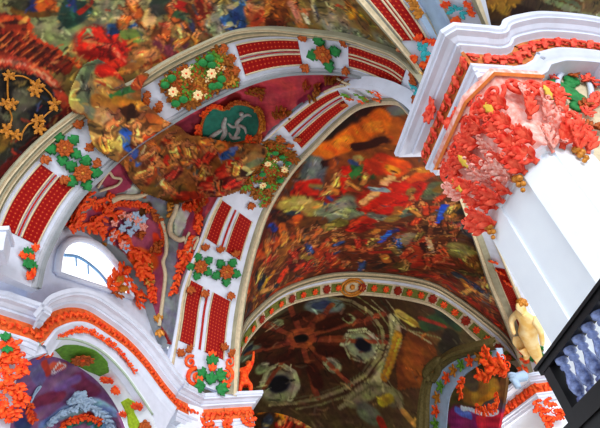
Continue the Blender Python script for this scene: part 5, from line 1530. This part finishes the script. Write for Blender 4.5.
# ================================================================== STUCCO ON THE PURPLE VAULT
med = thing('medallion', 'teal oval medallion with a white stucco relief in a red and gold frame', 'medallion', SV1.pt(230, 122))
mo = [(203, 142), (202, 128), (205, 116), (213, 107), (224, 109), (232, 104), (245, 104), (256, 110), (261, 122), (258, 134), (248, 140), (232, 144), (216, 146)]
patch_from_poly(SV1, mo, .08, TEAL, 'field', med)
mb = MB(); beadline(mb, SV1, [(230 + (x - 230) * 1.04, 125 + (y - 125) * 1.06) for x, y in mo + mo[:1]], 3, 0, .12, n=80); mb.build('frame', RUST, med)
mb = MB(); beadline(mb, SV1, [(x + (x - 230) * .06, y + (y - 124) * .08) for x, y in mo] + [(206 - 3, 141)], 2, 0, .14, n=80); mb.build('gold_fillet', GOLD, med)
O, X, Y, Z = SV1.frame(233, 128); m = mpp(O); mb = MB()
for pts, w in [([(244, 117), (238, 122), (240, 130), (236, 138)], 5), ([(240, 118), (248, 114), (253, 116)], 3), ([(238, 124), (246, 128), (248, 134)], 3.5), ([(226, 116), (224, 124), (226, 132), (222, 140)], 6), ([(224, 128), (214, 134), (207, 139)], 5), ([(230, 132), (234, 138), (242, 138)], 4), ([(228, 122), (233, 126), (238, 126)], 3)]:
    P = line3(SV1, pts, .12, 14); mb.tube(P, m * w / 2 * np.sin(np.linspace(.5, 2.6, 14)), 7, ref=Z, flat=.6)
mb.ball(SV1.pt(243, 113) + Z * .18, m * 2.4, (X, Y, Z))
mb.build('relief', mat('grey_white_relief', (186, 192, 190), .6, var=.3, scale=7), med)
for i, (pts, px) in enumerate([([(201, 114), (211, 103), (223, 105)], 5), ([(226, 106), (236, 99), (250, 101)], 5), ([(258, 106), (266, 118), (266, 130)], 7), ([(198, 122), (197, 134), (199, 142)], 5), ([(264, 134), (256, 144), (244, 150)], 8), ([(222, 146), (234, 146)], 9), ([(248, 140), (262, 142)], 8)]):
    mb = MB(); acanthus(mb, SV1, pts, px, 0, 150 + i, 1.3, .14); mb.build('acanthus_branch', (ORANGE, RUST, GOLD)[i % 3], med)

def stucco(name, label, cat, S, at_, parts, grp=None, h=.08):
    t = thing(name, label, cat, S.pt(*at_), grp)
    for i, (nm_, m_, pts, px) in enumerate(parts):
        mb = MB(); acanthus(mb, S, pts, px, 0, (int(at_[0]) * 7 + int(at_[1]) * 3 + i * 11) % 997, 1.0, h); mb.build(nm_, m_, t)
    return t
stucco('stucco_acanthus', 'red-orange acanthus flame left of the window, climbing beside the broad rib', 'ornament', SV1, (80, 210), [
    ('branch', ORANGE, [(70, 228), (76, 216), (82, 200), (88, 186)], 13), ('branch', ORANGE, [(88, 200), (96, 202), (104, 202)], 9), ('branch', ORANGE, [(66, 226), (74, 228), (82, 226)], 10), ('branch', ORANGE, [(78, 204), (72, 214), (68, 222)], 9)])
stucco('stucco_acanthus', 'red-orange leaf trail running above the window, left of the shell pile', 'ornament', SV1, (98, 230), [
    ('branch', ORANGE, [(84, 224), (94, 228), (104, 236)], 10), ('branch', ORANGE, [(100, 218), (108, 212), (116, 214)], 10), ('branch', RUST, [(112, 216), (120, 214)], 8), ('branch', ORANGE, [(90, 222), (98, 220)], 10)])
stucco('stucco_garland', 'thin red garland along the top edge of the purple field over the window', 'garland', SV1, (130, 205), [
    ('branch', ORANGE, [(104, 210), (114, 204), (126, 202)], 6), ('branch', ORANGE, [(128, 203), (140, 203), (150, 208)], 6), ('branch', RUST, [(146, 208), (154, 214), (160, 222)], 7)])
sh = stucco('stucco_shells', 'pile of pink-white stucco shells and flowers on the purple field over the window', 'ornament', SV1, (126, 226), [
    ('red_branch', ORANGE, [(108, 234), (118, 236), (124, 244)], 9), ('red_branch', ORANGE, [(118, 244), (128, 246)], 8), ('gold_branch', RUST, [(138, 232), (144, 236)], 8)])
for x, y in [(112, 222), (120, 214), (128, 216), (134, 214), (142, 218), (126, 222), (134, 226), (142, 226), (120, 228), (128, 232), (112, 234), (120, 244), (136, 220), (108, 240), (124, 248)]:
    O, X, Y, Z = SV1.frame(x, y); mb = MB(); mm = mpp(O)
    for k in range(5):
        a = k * 1.257 + x; d = X * math.cos(a) + Y * math.sin(a); mb.leaf(O + Z * .1, np.cross(Z, d), d, Z, mm * 5.5, mm * 1.9, .5, 0, n=5, lift=.25)
    mb.build('shell', PINK if (x + y) % 3 else BLUEW, sh, O)
stucco('stucco_acanthus', 'orange and gold acanthus hanging down the purple strip right of the window', 'ornament', SV1, (146, 264), [
    ('branch', ORANGE, [(128, 252), (138, 256), (148, 258)], 12), ('branch', ORANGE, [(142, 254), (142, 266), (146, 278)], 13), ('branch', GOLD, [(150, 262), (148, 274), (152, 286)], 7), ('branch', ORANGE, [(146, 280), (152, 292), (155, 304)], 9), ('branch', RUST, [(150, 252), (158, 250), (160, 240)], 9), ('branch', ORANGE, [(136, 262), (140, 276)], 9), ('branch', ORANGE, [(160, 222), (164, 234), (162, 246)], 5)])
mb = MB(); P = line3(SV1, [(160, 216), (166, 234), (167, 252), (164, 262), (166, 276), (163, 300), (159, 326)], .08, 60); mb.tube(P, .1, 6)
tag(mb.build('stucco_moulding', CREAM), 'cream moulding edging the purple strip between the window and the tall rib', 'moulding')
stucco('stucco_acanthus', 'red acanthus strand on grey ground just left of the paired rosettes', 'ornament', SV1, (184, 268), [
    ('branch', ORANGE, [(196, 236), (190, 250), (184, 264)], 10), ('branch', ORANGE, [(184, 262), (178, 276), (173, 294)], 9), ('branch', ORANGE, [(182, 250), (188, 258)], 9)])
stucco('stucco_acanthus', 'red and gold leaf knot under the painted cloud, left of the tall rib', 'ornament', SV1, (196, 206), [
    ('branch', ORANGE, [(184, 204), (192, 208), (198, 202)], 9), ('branch', RUST, [(196, 210), (206, 200)], 8), ('branch', ORANGE, [(200, 214), (202, 224), (196, 232)], 8)])
mb = MB(); P = line3(SV1, [(110, 200), (120, 196), (132, 196), (142, 194), (150, 190)], .12, 50); mb.tube(P, np.linspace(.16, .1, 50), 6)
t = thing('stucco_scroll', 'cream scroll moulding over the purple field, just under the painted cloud', 'moulding', SV1.pt(130, 196)); mb.build('stem', CREAM, t)
mb = MB(); scrolls(mb, SV1, [(110, 196, 5, 1, 90)], 0, .3, .1); mb.build('curl', ORANGE, t)
mb = MB(); acanthus(mb, SV1, [(140, 194), (148, 190), (154, 188)], 7, 0, 5); mb.build('gold_leaf', RUST, t)
t = thing('stucco_scroll', 'cream S-scroll moulding right of the grey band under the painted cloud', 'moulding', SV1.pt(172, 224))
mb = MB(); P = line3(SV1, [(178, 204), (175, 214), (171, 224), (172, 234), (180, 240), (186, 238)], .12, 50); mb.tube(P, .13, 6); mb.build('stem', CREAM, t)
mb = MB(); acanthus(mb, SV1, [(168, 202), (172, 208), (172, 216)], 8, 0, 6); mb.build('gold_leaf', GOLD, t)
mb = MB(); P = line3(SV1, [(96, 186), (107, 170), (112, 176), (120, 178), (116, 184), (104, 188), (98, 190)], .1, 40); mb.tube(P, .07, 5)
tag(mb.build('stucco_ornament', CREAM), 'small triangular cream stucco outline on the purple beside the green rosettes', 'ornament')
mb = MB(); P = line3(SV1, [(190, 232), (186, 242), (190, 254), (194, 240), (204, 238), (196, 250)], .1, 40); mb.tube(P, .07, 5)
tag(mb.build('stucco_ornament', CREAM), 'small twisted cream stucco outline on the purple above the paired rosettes', 'ornament')
for (px_, lab, pts) in [((338, 82), 'red and gold leaf tuft at the narrow tip of the purple vault', [[(326, 76), (334, 82), (342, 80)], [(318, 84), (322, 92)], [(342, 84), (350, 84)]]),
                        ((282, 114), 'dark gold leaf tuft on the purple vault beside the near rib flower bed', [[(276, 118), (282, 112), (290, 114)], [(284, 118), (286, 108)]]),
                        ((256, 90), 'dark gold leaf tuft on the purple vault right below the red panels', [[(248, 92), (256, 88), (266, 88)], [(258, 92), (264, 96)]]),
                        ((318, 98), 'dark gold leaf tuft at the purple edge over the slanted red strips', [[(312, 102), (318, 96), (320, 90)], [(306, 90), (312, 86)]])]:
    stucco('stucco_sprig', lab, 'ornament', SV1, px_, [('branch', RUST if i % 2 else BROWNG, p, 8) for i, p in enumerate(pts)])
mb = MB(); P = line3(SV1, [(338, 78), (346, 84), (352, 90), (340, 94), (330, 100)], .08, 40); mb.tube(P, .05, 5)
tag(mb.build('stucco_fillet', CREAM), 'thin cream fillet closing the tip of the purple field', 'moulding')
t = thing('corbel', 'small gold corbel on the cornice where the cream moulding ends', 'corbel', SV1.pt(158, 328))
sprigs('leaf', GOLD, t, SV1, [(158, 322, 0), (158, 332, 180)], 9)
SLu = wallsurf(WA + WN[:2] * .3, WB + WN[:2] * .3, HZ - 1, HZ + 7)
stucco('flower_cluster', 'red and gold flower cluster at the right corner of the window', 'ornament', SLu, (117, 285), [
    ('petals', ORANGE, [(106, 290), (112, 280), (119, 274)], 14), ('petals', ORANGE, [(119, 276), (126, 284), (127, 294)], 13), ('gold_petals', GOLD, [(114, 290), (120, 284)], 14), ('petals', ORANGE, [(118, 274), (123, 267)], 11), ('petals', RUST, [(110, 293), (122, 296)], 11)])
stucco('flower_cluster', 'hanging red flower cluster right of the window, above the arched cornice', 'ornament', SLu, (136, 298), [
    ('petals', ORANGE, [(131, 290), (136, 300), (139, 310)], 11), ('petals', ORANGE, [(138, 292), (142, 304)], 9)])
O, X, Y, Z = SLu.frame(103, 243); mb = MB(); mb.ball(O + Z * .1, mpp(O) * 4, (X, Y, Z)); sprig(mb, SLu, 103, 243, 7, 0, 6, 0, 300)
tag(mb.build('gilded_boss', GOLD), 'gold boss on the frame at the top of the window', 'ornament')
ctr_l = [(58, 262), (64, 244), (76, 236), (92, 240), (108, 252), (122, 272), (134, 294)]
t = None
# gilded tracery in the dark painted lunette of the near vault
gt = thing('gilded_tracery', 'gold tendril tracery over the dark lunette at the left edge', 'tracery', SF1.pt(30, 110))
for pts in [[(7, 78), (7, 92), (8, 104)], [(8, 76), (22, 76), (34, 82)], [(42, 86), (50, 94), (54, 102)], [(54, 108), (46, 114), (40, 120)], [(36, 122), (28, 124), (22, 132), (20, 140)], [(8, 108), (11, 118), (8, 128)]]:
    mb = MB(); beadline(mb, SF1, pts, 1.5, 0, .08); mb.build('stem', GOLD, gt)
sprigs('gold_leaf', GOLD, gt, SF1, [(8, 76, 0, 7), (36, 86, 40, 9), (34, 90, 200, 8), (54, 104, 60, 8), (37, 120, 20, 8), (38, 128, 190, 8), (4, 104, -40, 7), (12, 104, 60, 7), (6, 130, 100, 9), (14, 134, 200, 7)], 8, 5, 250, .08)

# ================================================================== LIGHT
w = bpy.data.worlds.new('world'); scn.world = w; w.use_nodes = True
w.node_tree.nodes['Background'].inputs['Color'].default_value = (.90, .95, 1, 1)
w.node_tree.nodes['Background'].inputs['Strength'].default_value = 1.35
s = bpy.data.lights.new('window_daylight', 'SUN'); s.energy = 2.0; s.angle = math.radians(25); so = bpy.data.objects.new('window_daylight', s); COL.objects.link(so)
so.rotation_euler = Vector((-.25, 1.0, -.12)).to_track_quat('-Z', 'Y').to_euler(); so.location = (3, -20, 8)
# unseen fill lamp added in the choir to brighten the oval dome
l = bpy.data.lights.new('choir_fill_light', 'AREA'); l.energy = 1500; l.shape = 'RECTANGLE'; l.size = 6; l.size_y = 4; l.color = (1, .93, .82); lo = bpy.data.objects.new('choir_fill_light', l); COL.objects.link(lo)
pl_ = CM + CR * 8 - AX * 4; lo.location = (pl_[0], pl_[1], 8); lo.rotation_euler = Vector((*(-CR * .5), 1.0)).to_track_quat('-Z', 'Y').to_euler()
# added fill lamp, out of view beyond the pier, lifting the crowd fresco
l2 = bpy.data.lights.new('bay_fill_light', 'AREA'); l2.energy = 1150; l2.shape = 'RECTANGLE'; l2.size = 5; l2.size_y = 4; l2.color = (1, .97, .92); lo2 = bpy.data.objects.new('bay_fill_light', l2); COL.objects.link(lo2)
lo2.location = (9, 19, 7); lo2.rotation_euler = Vector((-.45, .15, 1.0)).to_track_quat('-Z', 'Y').to_euler()
